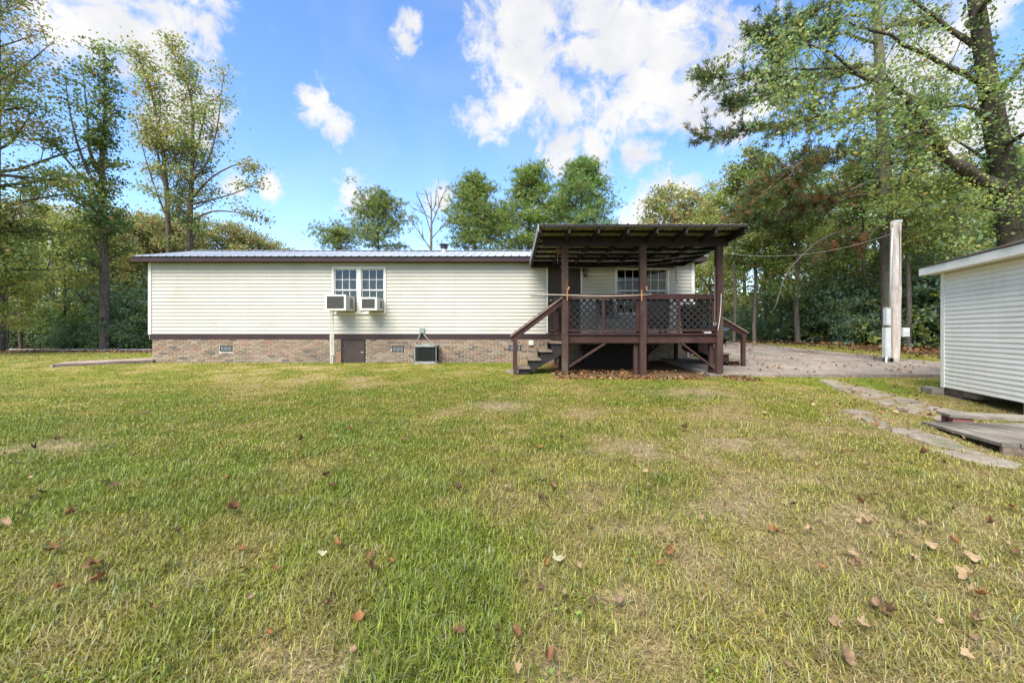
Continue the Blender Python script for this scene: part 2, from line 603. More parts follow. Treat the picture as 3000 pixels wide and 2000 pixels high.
def make_lawn_soil():
    m, nt, b = nodes_of('lawn_soil')
    a = nt.nodes.new('ShaderNodeAttribute')
    a.attribute_name = 'col'
    f1 = add_noise(nt, 9.0, 6, 0.7, 'World', 0.3)
    f2 = add_noise(nt, 46.0, 4, 0.7, 'World', 0.2)
    c = mixc(nt, 0.7, a.outputs['Color'], ramp(nt, f1, [(0.3, (0.22, 0.22, 0.2)), (0.7, (0.75, 0.75, 0.72))]), 'OVERLAY')
    c = mixc(nt, 0.7, c, ramp(nt, f2, [(0.35, (0.08, 0.08, 0.07)), (0.65, (0.88, 0.88, 0.82))]), 'OVERLAY')
    f3 = add_noise(nt, 170.0, 3, 0.7, 'World', 0.4)
    c = mixc(nt, 0.65, c, ramp(nt, f3, [(0.35, (0.1, 0.1, 0.08)), (0.65, (0.9, 0.9, 0.85))]), 'OVERLAY')
    nt.links.new(c, b.inputs['Base Color'])
    b.inputs['Roughness'].default_value = 0.95
    b.inputs['Specular IOR Level'].default_value = 0.1
    bump(nt, b, f2, 0.8, 0.03)
    return m


M_SOIL = make_lawn_soil()

# ------------------------------------------------------------------ layout constants
WY = 12.5                     # front wall of the house


def sx(x):
    return (x - PX) / F * WY


def sz(y):
    return CZ + (PY - y) / F * WY


HX0, HX1 = sx(437), sx(2033)            # house ends
HB = WY + 4.2                           # back wall
Z_FND, Z_SID, Z_TOP = 0.70, 0.865, 3.035
DX0, DX1, DY0, DY1, DZ = 1.30, 5.02, 9.70, 12.44, 0.90       # deck
SH = Vector((8.63, 8.2, 0))             # far corner of the shed's long wall
SD = Vector((0.358, 0.934, 0))          # along that wall, away from the viewer
SV = Vector((0.934, -0.358, 0))         # into the shed
A_RAMP = Vector((5.44, 5.42, 0))

def in_poly(x, y, P):
    x, y = np.asarray(x), np.asarray(y)
    r = np.zeros(x.shape, bool)
    n = len(P)
    for i in range(n):
        x0, y0 = P[i]
        x1, y1 = P[(i + 1) % n]
        c = ((y0 > y) != (y1 > y)) & (x < (x1 - x0) * (y - y0) / (y1 - y0 + 1e-12) + x0)
        r ^= c
    return r


# ------------------------------------------------------------------ terrain
LUSH, GREEN = np.array([.135, .195, .022]), np.array([.195, .212, .030])
OLIVE, STRAW = np.array([.285, .258, .056]), np.array([.40, .325, .155])
DIRT, LITTER = np.array([.105, .075, .045]), np.array([.135, .07, .035])


def lawn_mix(x, y):
    """0 lush green .. 1 dry straw"""
    d = 0.44 + 0.7 * (vnoise(x, y, 0.22, 10) - 0.5) + 0.65 * (vnoise(x, y, 0.7, 11) - 0.5) + 0.35 * (vnoise(x, y, 1.7, 12) - 0.5) + 0.18 * (vnoise(x, y, 4.5, 13) - 0.5)
    d = d + 0.05 * np.clip(x, -5, 5) * (1 - smooth(y, 4, 9)) - 0.12 * (1 - smooth(y, 2, 5)) * (x < 0)
    d = d + 0.10 * smooth(y, 6, 11)
    d = d - 0.30 * np.exp(-(((x + 4.0) / 2.0) ** 2 + ((y - 10.0) / 0.7) ** 2)) - 0.2 * np.exp(-(((x - 7.5) / 1.2) ** 2 + ((y - 8.6) / 0.5) ** 2))
    return np.clip(d, 0, 1)


BARE = [(1745, 1725, .20), (1770, 1690, .16), (1860, 1315, .40), (2180, 1295, .45), (2130, 1480, .35), (900, 1965, .18), (1700, 1985, .25), (1860, 1560, .22), (2520, 1520, .3), (120, 1310, .4), (2050, 1150, .6), (1460, 1190, .4)]
BARE = [(on_ground(u, v), q) for u, v, q in BARE]


def bare(x, y):
    b = np.zeros(np.shape(x))
    for p, q in BARE:
        b = np.maximum(b, np.exp(-(((x - p.x) / (1.5 * q)) ** 2 + ((y - p.y) / q) ** 2)))
    return b * smooth(vnoise(x, y, .17, 95) + .35 * b, .35, .75)


STRIPS = [[(330, 205), (600, 230), (1000, 325), (1400, 435), (1830, 545), (1620, 575), (1250, 560), (950, 480), (650, 360), (420, 262)],
          [(540, 500), (900, 540), (1400, 725), (2000, 945), (2352, 1045), (2300, 1100), (1900, 1045), (1450, 920), (1100, 755), (700, 605)]]
STRIPS = [[tuple(on_ground(2300 + u / 3.36, 1050 + v / 3.36)[:2]) for u, v in q] for q in STRIPS]


def lawn_col(x, y):
    t = lawn_mix(x, y)[:, None]
    c = np.where(t < .35, LUSH + (GREEN - LUSH) * (t / .35), np.where(t < .65, GREEN + (OLIVE - GREEN) * ((t - .35) / .3), OLIVE + (STRAW - OLIVE) * ((t - .65) / .35)))
    return c


def dirt_mask(x, y):
    """bare earth and litter under the deck and along the wood's edge"""
    j = 0.5 * (vnoise(x, y, 0.5, 21) - 0.5)
    deck = smooth(x + j, 1.0, 1.5) * (1 - smooth(x + j, 5.3, 5.7)) * smooth(y + j, 9.0, 9.7)
    deck = deck * (1 - smooth(y, 12.5, 12.8))
    # the strip of woodland floor beyond the drive
    edge = 14.6 - 0.33 * (y - 9.0)
    wr = smooth(x + 2 * j, edge, edge + 1.4) * smooth(y, 8.5, 10.5)
    wl = smooth(y + 1.5 * j, 18.3, 19.2) * (1 - smooth(x, 4, 7))
    wb = smooth(y, 20, 22) * (1 - smooth(x, 7, 9)) + smooth(y, 18, 20) * smooth(x, 9, 11)
    wd = (1 - smooth(np.abs(x + 0.9), 0, 0))*0
    return np.clip(np.maximum.reduce([deck, wr, wl, wb]), 0, 1)


def build_ground():
    xs = np.unique(np.concatenate([np.linspace(-600, -60, 10), np.linspace(-60, -16, 34), np.arange(-16, 15.01, 0.16), np.linspace(15, 60, 36), np.linspace(60, 600, 10)]))
    ys = np.unique(np.concatenate([np.linspace(-200, -8, 12), np.linspace(-8, 1, 18), np.arange(1, 13.01, 0.16), np.linspace(13, 40, 50), np.linspace(40, 120, 20), np.linspace(120, 1500, 10)]))
    X, Y = np.meshgrid(xs, ys)
    x, y = X.ravel(), Y.ravel()
    V = np.stack([x, y, ground(x, y)], 1)
    nx, ny = len(xs), len(ys)
    i = np.arange((ny - 1) * (nx - 1))
    r, c = i // (nx - 1), i % (nx - 1)
    a = r * nx + c
    Fc = np.stack([a, a + 1, a + nx + 1, a + nx], 1).ravel()
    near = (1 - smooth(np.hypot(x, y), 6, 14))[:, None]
    col = lawn_col(x, y) * (np.array([.80, .77, .8]) * (1 - near) + np.array([.54, .48, .48]) * near)  # near soil darkened, painting the shade in gaps between blades
    worn = np.maximum(bare(x, y), .8 * np.maximum(in_poly(x, y, STRIPS[0]), in_poly(x, y, STRIPS[1])))[:, None]
    col = col * (1 - worn) + np.array([.235, .175, .112]) * worn
    dm = dirt_mask(x, y)[:, None]
    k = vnoise(x, y, 0.8, 31)[:, None]
    col = col * (1 - dm) + (DIRT * (1 - k) + LITTER * k) * dm
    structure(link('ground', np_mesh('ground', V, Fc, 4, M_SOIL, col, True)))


build_ground()

# concrete drive: sloping slab that comes round the end of the house
DRIVE = [(4.72, 9.72), (12.6, 9.50), (12.1, 11.4), (10.9, 14.0), (9.7, 16.5), (9.6, 30.0), (5.95, 30.0), (5.95, 12.75), (4.62, 12.45)]


def build_drive():
    bands = sorted(set([9.62, 9.72, 10.5, 11.4, 12.45, 12.75, 14.0, 15.2, 16.5, 18, 22, 26, 30]))

    def span(y):
        lo = 4.72 + (4.62 - 4.72) * (y - 9.7) / 2.75 if y <= 12.46 else 5.95
        pts = [(9.5, 12.6), (11.4, 12.1), (14.0, 10.9), (16.5, 9.7), (30, 9.6)]
        hi = np.interp(y, [p[0] for p in pts], [p[1] for p in pts])
        return lo, float(hi)
    d = root('driveway')
    structure(d)
    # poured in bays with joints between them
    bays = [(9.62, 12.44), (12.46, 15.7), (15.72, 19.5), (19.52, 30)]
    for y0, y1 in bays:
        cols = 2 if y0 < 15 else 1
        for q in range(cols):
            mb = MB()
            top, bot = [], []
            ysub = np.linspace(y0, y1, 7)
            for y in ysub:
                lo, hi = span(min(max(y, y0 + 0.02), y1))
                mid = 8.2 if cols == 2 else None
                a, b = (lo, hi) if cols == 1 else ((lo, mid - 0.006) if q == 0 else (mid + 0.006, hi))
                z = float(slab_z(y)) + 0.004
                top += [(a, y, z), (b, y, z)]
                bot += [(a, y, z - 0.22), (b, y, z - 0.22)]
            n = len(ysub)
            mb.add(top + bot, [(2 * i, 2 * i + 1, 2 * i + 3, 2 * i + 2) for i in range(n - 1)] +
                   [(2 * n, 2 * n + 1, 1, 0), (2 * n - 2, 2 * n - 1, 4 * n - 1, 4 * n - 2)] +
                   [(2 * n + 2 * i, 2 * i, 2 * i + 2, 2 * n + 2 * i + 2) for i in range(n - 1)] +
                   [(2 * i + 1, 2 * n + 2 * i + 1, 2 * n + 2 * i + 3, 2 * i + 3) for i in range(n - 1)])
            mb.build('slab', M_CONCRETE, d)


build_drive()

# road beyond the lawn
mb = MB()
rx = np.linspace(-70, 4, 40)
top = [(x, y, gz(x, y) + 0.05) for x in rx for y in (19.5 + 0.02 * (x + 20), 21.3 + 0.02 * (x + 20))]
mb.add(top, [(2 * i, 2 * i + 2, 2 * i + 3, 2 * i + 1) for i in range(len(rx) - 1)])
structure(mb.build('road', M_ROAD))

# flagstone path (corner points read from the photograph, laid on the ground)
STONES = [
    [(330, 215), (480, 213), (560, 236), (420, 250)], [(430, 254), (560, 256), (620, 292), (500, 300)],
    [(610, 294), (760, 290), (980, 336), (850, 348), (700, 326)], [(700, 342), (870, 358), (960, 388), (880, 402), (760, 382)],
    [(905, 420), (1060, 410), (1085, 448), (1010, 470), (930, 450)], [(1080, 402), (1260, 400), (1330, 436), (1170, 452), (1100, 440)],
    [(1092, 482), (1260, 470), (1380, 508), (1290, 548), (1150, 522)], [(1400, 470), (1560, 490), (1700, 526), (1560, 540), (1430, 524)],
    [(1590, 548), (1720, 532), (1830, 552), (1700, 562)], [(1440, 590), (1560, 562), (1590, 618), (1540, 634)],
    [(550, 510), (720, 508), (880, 543), (640, 545)], [(720, 585), (820, 590), (890, 628), (800, 624)],
    [(900, 626), (980, 630), (1000, 664), (900, 660)], [(1040, 690), (1200, 700), (1380, 728), (1200, 744), (1050, 734)],
    [(1190, 757), (1400, 745), (1620, 800), (1780, 880), (1990, 958), (1650, 898), (1380, 838)],
    [(1430, 904), (1700, 930), (2100, 985), (2352, 1050), (2300, 1088), (2000, 1058), (1600, 958)],
    [(560, 300), (690, 332), (640, 345), (540, 318)], [(1170, 458), (1340, 442), (1400, 462), (1270, 468)]]
R = rng(33)
for q, (u0, v0, u1, v1, w_) in enumerate([(420, 235, 1750, 555, 60), (700, 570, 1900, 985, 45)]):
    for i in range(16 if q == 0 else 9):
        t = (i + R.uniform(.2, .8)) / (16 if q == 0 else 9)
        u, v = u0 + (u1 - u0) * t + R.uniform(-40, 40), v0 + (v1 - v0) * t + R.uniform(-w_ * .5, w_ * .5) * .6
        a_, b_ = R.uniform(35, 75), R.uniform(9, 17)
        STONES.append([(u - a_, v + R.uniform(-4, 4)), (u - a_ * .2, v - b_), (u + a_, v + R.uniform(-5, 5)), (u + a_ * .3, v + b_)])
path = structure(root('path', tuple(on_ground(2650, 1190))))
STONE_POLYS = []
R = rng(3)
for poly in STONES:
    P = [on_ground(2300 + u / 3.36, 1050 + v / 3.36) for u, v in poly]
    c = sum(P, Vector()) / len(P)
    # round the outline with an extra, slightly jittered point on each side
    out = []
    for i, p in enumerate(P):
        q = P[(i + 1) % len(P)]
        out += [p * 0.985 + c * 0.015, (p + q) / 2 + (p + q - 2 * c) * 0.5 * float(R.uniform(-0.06, 0.07))]
    zt = max(p.z for p in P) * 0.6 + c.z * 0.4 + float(R.uniform(0.018, 0.034))
    tilt = R.uniform(-0.012, 0.012, 2)
    out = [Vector((p.x, p.y, gz(p.x, p.y) + 0.008 + tilt[0] * (p.x - c.x) + tilt[1] * (p.y - c.y) + float(R.uniform(0, .004)))) for p in out]
    mb = MB()
    n = len(out)
    a2 = sum(out[i].x * out[(i + 1) % n].y - out[(i + 1) % n].x * out[i].y for i in range(n))
    if a2 < 0:
        out.reverse()
    inner = [p * 0.93 + Vector((c.x, c.y, p.z)) * 0.07 + Vector((0, 0, 0.008)) for p in out]
    low = [p - Vector((0, 0, 0.06)) for p in out]
    cc = sum(inner, Vector()) / n
    mb.add(inner + out + low + [cc], [(i, (i + 1) % n, 3 * n) for i in range(n)] +
           [(n + i, n + (i + 1) % n, (i + 1) % n, i) for i in range(n)] + [(2 * n + i, 2 * n + (i + 1) % n, n + (i + 1) % n, n + i) for i in range(n)])
    mb.build('flagstone', M_STONE, path)
    STONE_POLYS.append([(p.x, p.y) for p in out])

# ------------------------------------------------------------------ the house
house = tag(root('mobile_home', ((HX0 + HX1) / 2, WY, 0)), 'long cream single-storey mobile home with lap siding on a brick skirt', 'house')


def wall_boxes(mb, x0, x1, z0, z1, holes, y0, y1):
    xs = sorted(set([x0, x1] + [h[0] for h in holes] + [h[1] for h in holes]))
    for a, b in zip(xs, xs[1:]):
        c = (a + b) / 2
        zs = sorted([(h[2], h[3]) for h in holes if h[0] < c < h[1]])
        z = z0
        for lo, hi in zs:
            if lo > z:
                mb.box(a, b, y0, y1, z, lo)
            z = max(z, hi)
        if z < z1:
            mb.box(a, b, y0, y1, z, z1)


WIN = []        # (x0, x1, z0, z1) glazed openings
for a, b in ((979, 1047), (1058, 1126)):
    WIN.append((sx(a), sx(b), sz(915), sz(787)))
for a, b in ((1806, 1880), (1882, 1954)):
    WIN.append((sx(a), sx(b), sz(918), sz(788)))
DOOR = (sx(1605), sx(1701), Z_SID + 0.03, sz(781))
CAS = 0.055     # casing width
front = MB()
wall_boxes(front, HX0, HX1, Z_FND, Z_TOP, WIN + [DOOR], WY, WY + 0.10)
front_wall = front.build('front_wall', M_SIDING, house)
shell = MB()
shell.box(HX0, HX0 + 0.1, WY + 0.101, HB, Z_FND, Z_TOP)
shell.box(HX1 - 0.1, HX1, WY + 0.101, HB, Z_FND, Z_TOP)
shell.box(HX0 + 0.101, HX1 - 0.101, HB - 0.1, HB, Z_FND, Z_TOP)
shell.add([(HX0, WY, Z_TOP), (HX0, HB, Z_TOP), (HX0, (WY + HB) / 2, Z_TOP + 0.56)], [(0, 1, 2)])
shell.add([(HX1, WY, Z_TOP), (HX1, HB, Z_TOP), (HX1, (WY + HB) / 2, Z_TOP + 0.56)], [(0, 2, 1)])
shell.build('end_wall', M_SIDING, house)
inn = MB()
inn.box(HX0 + 0.102, HX1 - 0.102, WY + 0.101, HB - 0.101, Z_FND, Z_FND + 0.1)
inn.box(HX0 + 0.102, HX1 - 0.102, WY + 1.6, WY + 1.68, Z_FND + 0.101, Z_TOP - 0.051)
inn.box(HX0 + 0.102, HX1 - 0.102, WY + 0.101, HB - 0.101, Z_TOP - 0.05, Z_TOP)
inn.build('interior', M_INTERIOR, house)

# lap siding, one board per course and stretch of wall
ROWS = 20
RH = (Z_TOP - Z_SID) / ROWS


def lap_mesh(name, rh, mat, lip=0.016, length=1.0):
    """unit board along +x: slanted face, deep under-lip"""
    mb = MB()
    prof = [(-lip, 0.004), (-lip, 0.018), (-0.004, rh * 1.04), (0.0, rh * 1.04), (0.0, 0.012), (-lip + 0.006, 0.010)]
    n = len(prof)
    mb.add([(0, y, z) for y, z in prof] + [(length, y, z) for y, z in prof],
           [(i, i + n, (i + 1) % n + n, (i + 1) % n) for i in range(n)] + [tuple(range(n)), tuple(range(2 * n - 1, n - 1, -1))])
    return mb.mesh(name, mat)


lap = lap_mesh('siding_board', RH, M_SIDING, 0.022)
R = rng(40)
BLOCK = [(w[0] - CAS, w[1] + CAS, w[2] - CAS, w[3] + CAS) for w in WIN] + [(DOOR[0] - 0.06, DOOR[1] + 0.06, DOOR[2] - .1, DOOR[3] + 0.06)]
for k in range(ROWS):
    z0, z1 = Z_SID + k * RH, Z_SID + (k + 1) * RH
    cuts = sorted((b[0], b[1]) for b in BLOCK if b[2] < z1 - 0.03 and b[3] > z0 + 0.03)
    x = HX0 + 0.075
    segs = []
    for a, b in cuts:
        if a > x + 0.02:
            segs.append((x, a))
        x = max(x, b)
    segs.append((x, HX1 - 0.085))
    for a, b in segs:
        # boards come in lengths of about 3.7 m with staggered joints
        start = a
        while start < b - 0.02:
            end = b
            if b - start > 5.0:
                end = start + float(R.uniform(2.6, 4.2))
            o = link('siding_board', lap, front_wall)
            o.location = (start, WY - 0.001, z0)
            o.scale = (end - start + (0.012 if end < b else 0), 1 + float(R.uniform(-.06, .06)), 1)
            start = end
for x0, x1 in ((HX0 - 0.004, HX0 + 0.085), (HX1 - 0.09, HX1 + 0.004)):
    MB().box(x0, x1, WY - 0.036, WY - 0.001, Z_SID - 0.01, Z_TOP).build('corner_trim', M_WHITE, house)
MB().box(HX0 + 0.02, HX1 - 0.02, WY - 0.012, WY - 0.001, Z_FND, Z_SID + 0.012).build('skirt_board', M_BROWNTRIM, house)

# windows
LACE = link


def window(x0, x1, z0, z1, curtain, has_ac):
    cs = MB()
    for a, b, c, d in ((x0 - CAS, x0, z0 - CAS, z1 + CAS), (x1, x1 + CAS, z0 - CAS, z1 + CAS), (x0, x1, z1, z1 + CAS), (x0, x1, z0 - CAS, z0)):
        cs.box(a, b, WY - 0.042, WY + 0.06, c, d)
    w = cs.build('window', M_WHITE, house)
    zm = z0 + (z1 - z0) * 0.515
    for lo, hi, y in ((zm - 0.02, z1, WY + 0.006), (z0, zm + 0.02, WY + 0.032)):
        s = MB()
        t = 0.034
        for a, b, c, d in ((x0, x0 + t, lo, hi), (x1 - t, x1, lo, hi), (x0 + t, x1 - t, hi - t, hi), (x0 + t, x1 - t, lo, lo + t)):
            s.box(a, b, y, y + 0.024, c, d)
        s.build('sash', M_WHITE, w)
        gx0, gx1, g0, g1 = x0 + t, x1 - t, lo + t, hi - t
        nx, nz = 3, 2
        for i in range(1, nx):
            c = gx0 + (gx1 - gx0) * i / nx
            MB().box(c - 0.007, c + 0.007, y + 0.004, y + 0.02, g0, g1).build('muntin', M_WHITE, w)
        for i in range(1, nz):
            c = g0 + (g1 - g0) * i / nz
            MB().box(gx0, gx1, y + 0.005, y + 0.019, c - 0.007, c + 0.007).build('muntin', M_WHITE, w)
        for i in range(nx):
            for j in range(nz):
                a, b = gx0 + (gx1 - gx0) * i / nx, gx0 + (gx1 - gx0) * (i + 1) / nx
                c, d = g0 + (g1 - g0) * j / nz, g0 + (g1 - g0) * (j + 1) / nz
                MB().box(a, b, y + 0.010, y + 0.014, c, d).build('pane', M_GLASS, w)
    # pleated curtain inside
    cu = MB()
    n = 40
    top = z1 if curtain is M_DRAPE else z1 - (z1 - z0) * 0.20
    pts = []
    for i in range(n + 1):
        x = x0 + (x1 - x0) * i / n
        y = WY + 0.16 + 0.012 * math.sin(i * 1.9) + 0.006 * math.sin(i * 0.7)
        pts += [(x, y, z0), (x, y, top)]
    cu.add(pts, [(2 * i, 2 * i + 2, 2 * i + 3, 2 * i + 1) for i in range(n)])
    if curtain:
        cu.build('curtain', curtain, w)
    return w


for i, wn in enumerate(WIN):
    window(*wn, [M_LACE, M_LACE, None, M_DRAPE][i], i < 2)
# trim strip between the paired windows
MB().box(WIN[0][1] + CAS + 0.002, WIN[1][0] - CAS - 0.002, WY - 0.03, WY - 0.002, WIN[0][2] - 0.05, WIN[0][3] + 0.04).build('mullion_cover', M_WHITE, house) if WIN[1][0] - WIN[0][1] > 2 * CAS + 0.01 else None

# entry door
dr = MB()
x0, x1, z0, z1 = DOOR
for a, b, c, d in ((x0 - 0.05, x0, z0, z1 + 0.05), (x1, x1 + 0.05, z0, z1 + 0.05), (x0, x1, z1, z1 + 0.05)):
    dr.box(a, b, WY - 0.03, WY + 0.06, c, d)
door = dr.build('entry_door', M_WHITE, house)
MB().box(x0 + 0.004, x1 - 0.004, WY + 0.012, WY + 0.05, z0, z1 - 0.004).build('door_leaf', M_DOOR, door)
for c0, c1 in ((0.12, 0.48), (0.54, 0.93)):
    f = MB()
    a0, a1 = x0 + 0.12, x1 - 0.12
    b0, b1 = z0 + (z1 - z0) * c0, z0 + (z1 - z0) * c1
    for q in ((a0, a1, b0, b0 + .03), (a0, a1, b1 - .03, b1), (a0, a0 + .03, b0, b1), (a1 - .03, a1, b0, b1)):
        f.box(q[0], q[1], WY + 0.002, WY + 0.0115, q[2], q[3])
    f.build('door_moulding', M_DOOR, door)
MB().lathe((x0 + 0.09, WY - 0.03, z0 + 0.98), [(0.005, -0.03), (0.03, -0.02), (0.034, 0), (0.03, 0.02), (0.005, 0.03)], 12).build('door_knob', M_STEELGREY, door)

# brick skirt
FX0, FX1 = HX0 + 0.10, HX1 - 0.03
ACCESS = (sx(1000), sx(1071), -0.12, sz(994))
VENTS = [(sx(645), sx(681), sz(1029), sz(1012)), (sx(1148), sx(1184), sz(1031), sz(1013)), (sx(1490), sx(1526), sz(1027), sz(1009))]
fm = MB()
wall_boxes(fm, FX0, FX1, -0.15, Z_FND, [ACCESS] + VENTS, WY + 0.006, WY + 0.10)
fm.box(FX0, FX0 + 0.1, WY + 0.101, HB, -0.15, Z_FND)
fm.box(FX1 - 0.1, FX1, WY + 0.101, HB, -0.15, Z_FND)
fm.box(FX0 + 0.101, FX1 - 0.101, HB - 0.1, HB, -0.15, Z_FND)
fm.box(FX0 + 0.101, FX1 - 0.101, WY + 0.5, WY + 0.55, -0.15, Z_FND)
found = fm.build('brick_skirt', M_MORTAR, house)
BH, BL = 0.0677, 0.212
R = rng(55)
PAL = np.array([[.195, .116, .086], [.188, .132, .094], [.155, .116, .088], [.228, .152, .104], [.215, .170, .118], [.098, .082, .072], [.196, .155, .110]])
bricks = []
nc = int((Z_FND + 0.15) / BH) + 1
for c in range(nc):
    z1 = Z_FND - c * BH
    z0 = z1 - BH + 0.0155
    x = FX0 - (BL / 2 if c % 2 else 0)
    while x < FX1:
        a, b = max(x, FX0), min(x + BL - 0.0155, FX1)
        x += BL
        if b - a < 0.03:
            continue
        hit = [h for h in [ACCESS] + VENTS if h[0] < b and h[1] > a and h[2] < z1 - 0.012 and h[3] > z0 + 0.012]
        for h in hit:
            if h[0] - a > 0.04:
                b = h[0] - 0.004
            elif b - h[1] > 0.04:
                a = h[1] + 0.004
            else:
                a = b
        if b - a < 0.03:
            continue
        w = np.array([.2, .22, .14, .12, .14, .08, .10])
        if z1 < 0.25:      # mud-splashed lower courses
            w = np.array([.08, .16, .14, .05, .30, .07, .20])
        reg = vnoise(a, z0 * 3, 1.3, 61)
        col = PAL[R.choice(7, p=w / w.sum())] * (0.75 + 0.55 * reg) * R.uniform(.85, 1.15)
        bricks.append((a, b, z0, z1, col, float(R.uniform(0, 0.006))))
# the 300 that show best stand singly, the others share one mesh
vis = [b for b in bricks if b[3] > 0.0 and b[1] < 1.0]
vis.sort(key=lambda b: abs((b[0] + b[1]) / 2 + 3.5))
single = set(id(b) for b in vis[:300])
bm_cache = []
for i in range(7):
    for j in range(2):
        mb = MB().box(0, 1, -0.006, 0.05, 0, 1)
        m = mb.mesh('brick', M_BRICK)
        at_ = m.attributes.new('col', 'FLOAT_COLOR', 'POINT')
        at_.data.foreach_set('color', np.tile(np.append(PAL[i] * (0.85 + 0.3 * j), 1), 8).astype(np.float32))
        bm_cache.append((PAL[i] * (0.85 + 0.3 * j), m))
jm, jc = MB(), []
for b in bricks:
    if id(b) in single:
        m = min(bm_cache, key=lambda t: float(np.abs(t[0] - b[4]).sum()))[1]
        o = link('brick', m, found)
        o.location = (b[0], WY - b[5], b[2])
        o.scale = (b[1] - b[0], 1, b[3] - b[2])
    else:
        jm.box(b[0], b[1], WY - 0.006 - b[5], WY + 0.05, b[2], b[3])
        jc += [b[4]] * 8
jo = jm.build('brickwork', M_BRICK, found)
stuff(jo)
a_ = jo.data.attributes.new('col', 'FLOAT_COLOR', 'POINT')
a_.data.foreach_set('color', np.concatenate([np.array(jc), np.ones((len(jc), 1))], 1).astype(np.float32).ravel())

for (a, b, c, d) in VENTS:
    v = MB()
    for q in ((a, a + .02, c, d), (b - .02, b, c, d), (a + .02, b - .02, d - .02, d), (a + .02, b - .02, c, c + .02)):
        v.box(q[0], q[1], WY - 0.012, WY + 0.03, q[2], q[3])
    v.box(a, b, WY + 0.05, WY + 0.06, c, d)
    vo = v.build('foundation_vent', M_BLACK, house)
    n = 8
    for i in range(n):
        xx = a + .02 + (b - a - .04) * (i + .5) / n
        MB().box(xx - 0.0075, xx + 0.0075, WY - 0.008, WY + 0.02, c + .02, d - .02).build('louver', M_VENT, vo)

a, b, c, d = ACCESS
dm_ = MB()
for q in ((a, a + .03, c, d), (b - .03, b, c, d), (a + .03, b - .03, d - .03, d)):
    dm_.box(q[0], q[1], WY - 0.022, WY + 0.06, q[2], q[3])
acc = dm_.build('crawl_space_door', M_DARKWOOD, house)
MB().box(a + .032, b - .034, WY - 0.012, WY + 0.02, c, d - .032).build('door_leaf', M_DOORBROWN, acc)
MB().box(b - .13, b - .06, WY - 0.03, WY - 0.012, 0.30, 0.325).build('latch', M_GREYMETAL, acc)
for zz in (0.05, 0.5):
    MB().box(a + .03, a + .08, WY - 0.02, WY - 0.012, zz, zz + .05).build('hinge', M_BLACK, acc)
MB().box(a - .16, a - .002, WY - 0.02, WY + 0.006, -0.1, 0.34).build('patch_board', noisy('orange_plywood', (0.26, 0.145, 0.09), (0.34, 0.2, 0.13), 4.0), house)

# roof: ribbed sheets on a low gable
RX0, RX1 = sx(437) - 0.27, HX1 + 0.26
EY, EZ = 12.2, 3.165
RY, RZ = 14.6, 3.765
EB = 17.0
roof = MB()
roof.add([(RX0 + .02, EY + .02, EZ - 0.03), (RX1 - .02, EY + .02, EZ - 0.03), (RX1 - .02, RY, RZ - 0.03), (RX0 + .02, RY, RZ - 0.03), (RX1 - .02, EB - .02, EZ - 0.03), (RX0 + .02, EB - .02, EZ - 0.03)],
         [(0, 1, 2, 3), (3, 2, 4, 5)])
roof_o = roof.build('roof', M_DARKWOOD, house)


def rib_sheet(name, width, ya, za, yb, zb, mat, ribs=4):
    """one ribbed sheet, unit along x from 0 to width, running from (ya, za) up to (yb, zb)"""
    xs = []
    for i in range(ribs):
        c = width * (i + .5) / ribs
        xs += [(c - .028, 0), (c - .012, .02), (c + .012, .02), (c + .028, 0)]
    xs = [(0, 0)] + xs + [(width, 0)]
    mb = MB()
    n = len(xs)
    top = [(x, ya, za + h) for x, h in xs] + [(x, yb, zb + h) for x, h in xs]
    bot = [(x, y, z - .004) for x, y, z in top]
    mb.add(top + bot, [(i, i + 1, n + i + 1, n + i) for i in range(n - 1)] + [(2 * n + i + 1, 2 * n + i, 3 * n + i, 3 * n + i + 1) for i in range(n - 1)] +
           [(2 * n + i, 2 * n + i + 1, i + 1, i) for i in range(n - 1)])
    return mb.mesh(name, mat)


NP = 18
PW = (RX1 - RX0) / NP
fr = rib_sheet('roof_panel', PW, EY - .04, EZ - .01, RY, RZ, M_METALROOF)
bk = rib_sheet('roof_panel', PW, EB + .04, EZ - .01, RY, RZ, M_METALROOF)
for i in range(NP):
    for m in (fr, bk):
        o = link('roof_panel', m, roof_o)
        o.location = (RX0 + i * PW, 0, 0.0015 * (i % 2))
MB().add([(RX0, RY - .14, RZ + .002), (RX1, RY - .14, RZ + .002), (RX1, RY, RZ + .04), (RX0, RY, RZ + .04), (RX1, RY + .14, RZ + .002), (RX0, RY + .14, RZ + .002)],
         [(0, 1, 2, 3), (3, 2, 4, 5)]).build('ridge_cap', M_METALROOF, roof_o)
MB().box(RX0, RX1, EY, EY + .03, EZ - .155, EZ - .016).build('fascia', M_BROWNTRIM, house)
MB().box(RX0, RX1, EB - .03, EB, EZ - .155, EZ - .016).build('fascia', M_BROWNTRIM, house)
for x in (RX0 + .001, RX1 - .031):
    MB().prism([(x, EY + .031, EZ - .15), (x, EB - .031, EZ - .15), (x, EB - .031, EZ - .02), (x, RY, RZ - .02), (x, EY + .031, EZ - .02)], (.03, 0, 0)).build('barge_board', M_BROWNTRIM, house)
MB().box(RX0 + .033, RX1 - .033, EY + .031, WY - .03, EZ - .15, EZ - .13).build('soffit', M_BROWNTRIM, house)

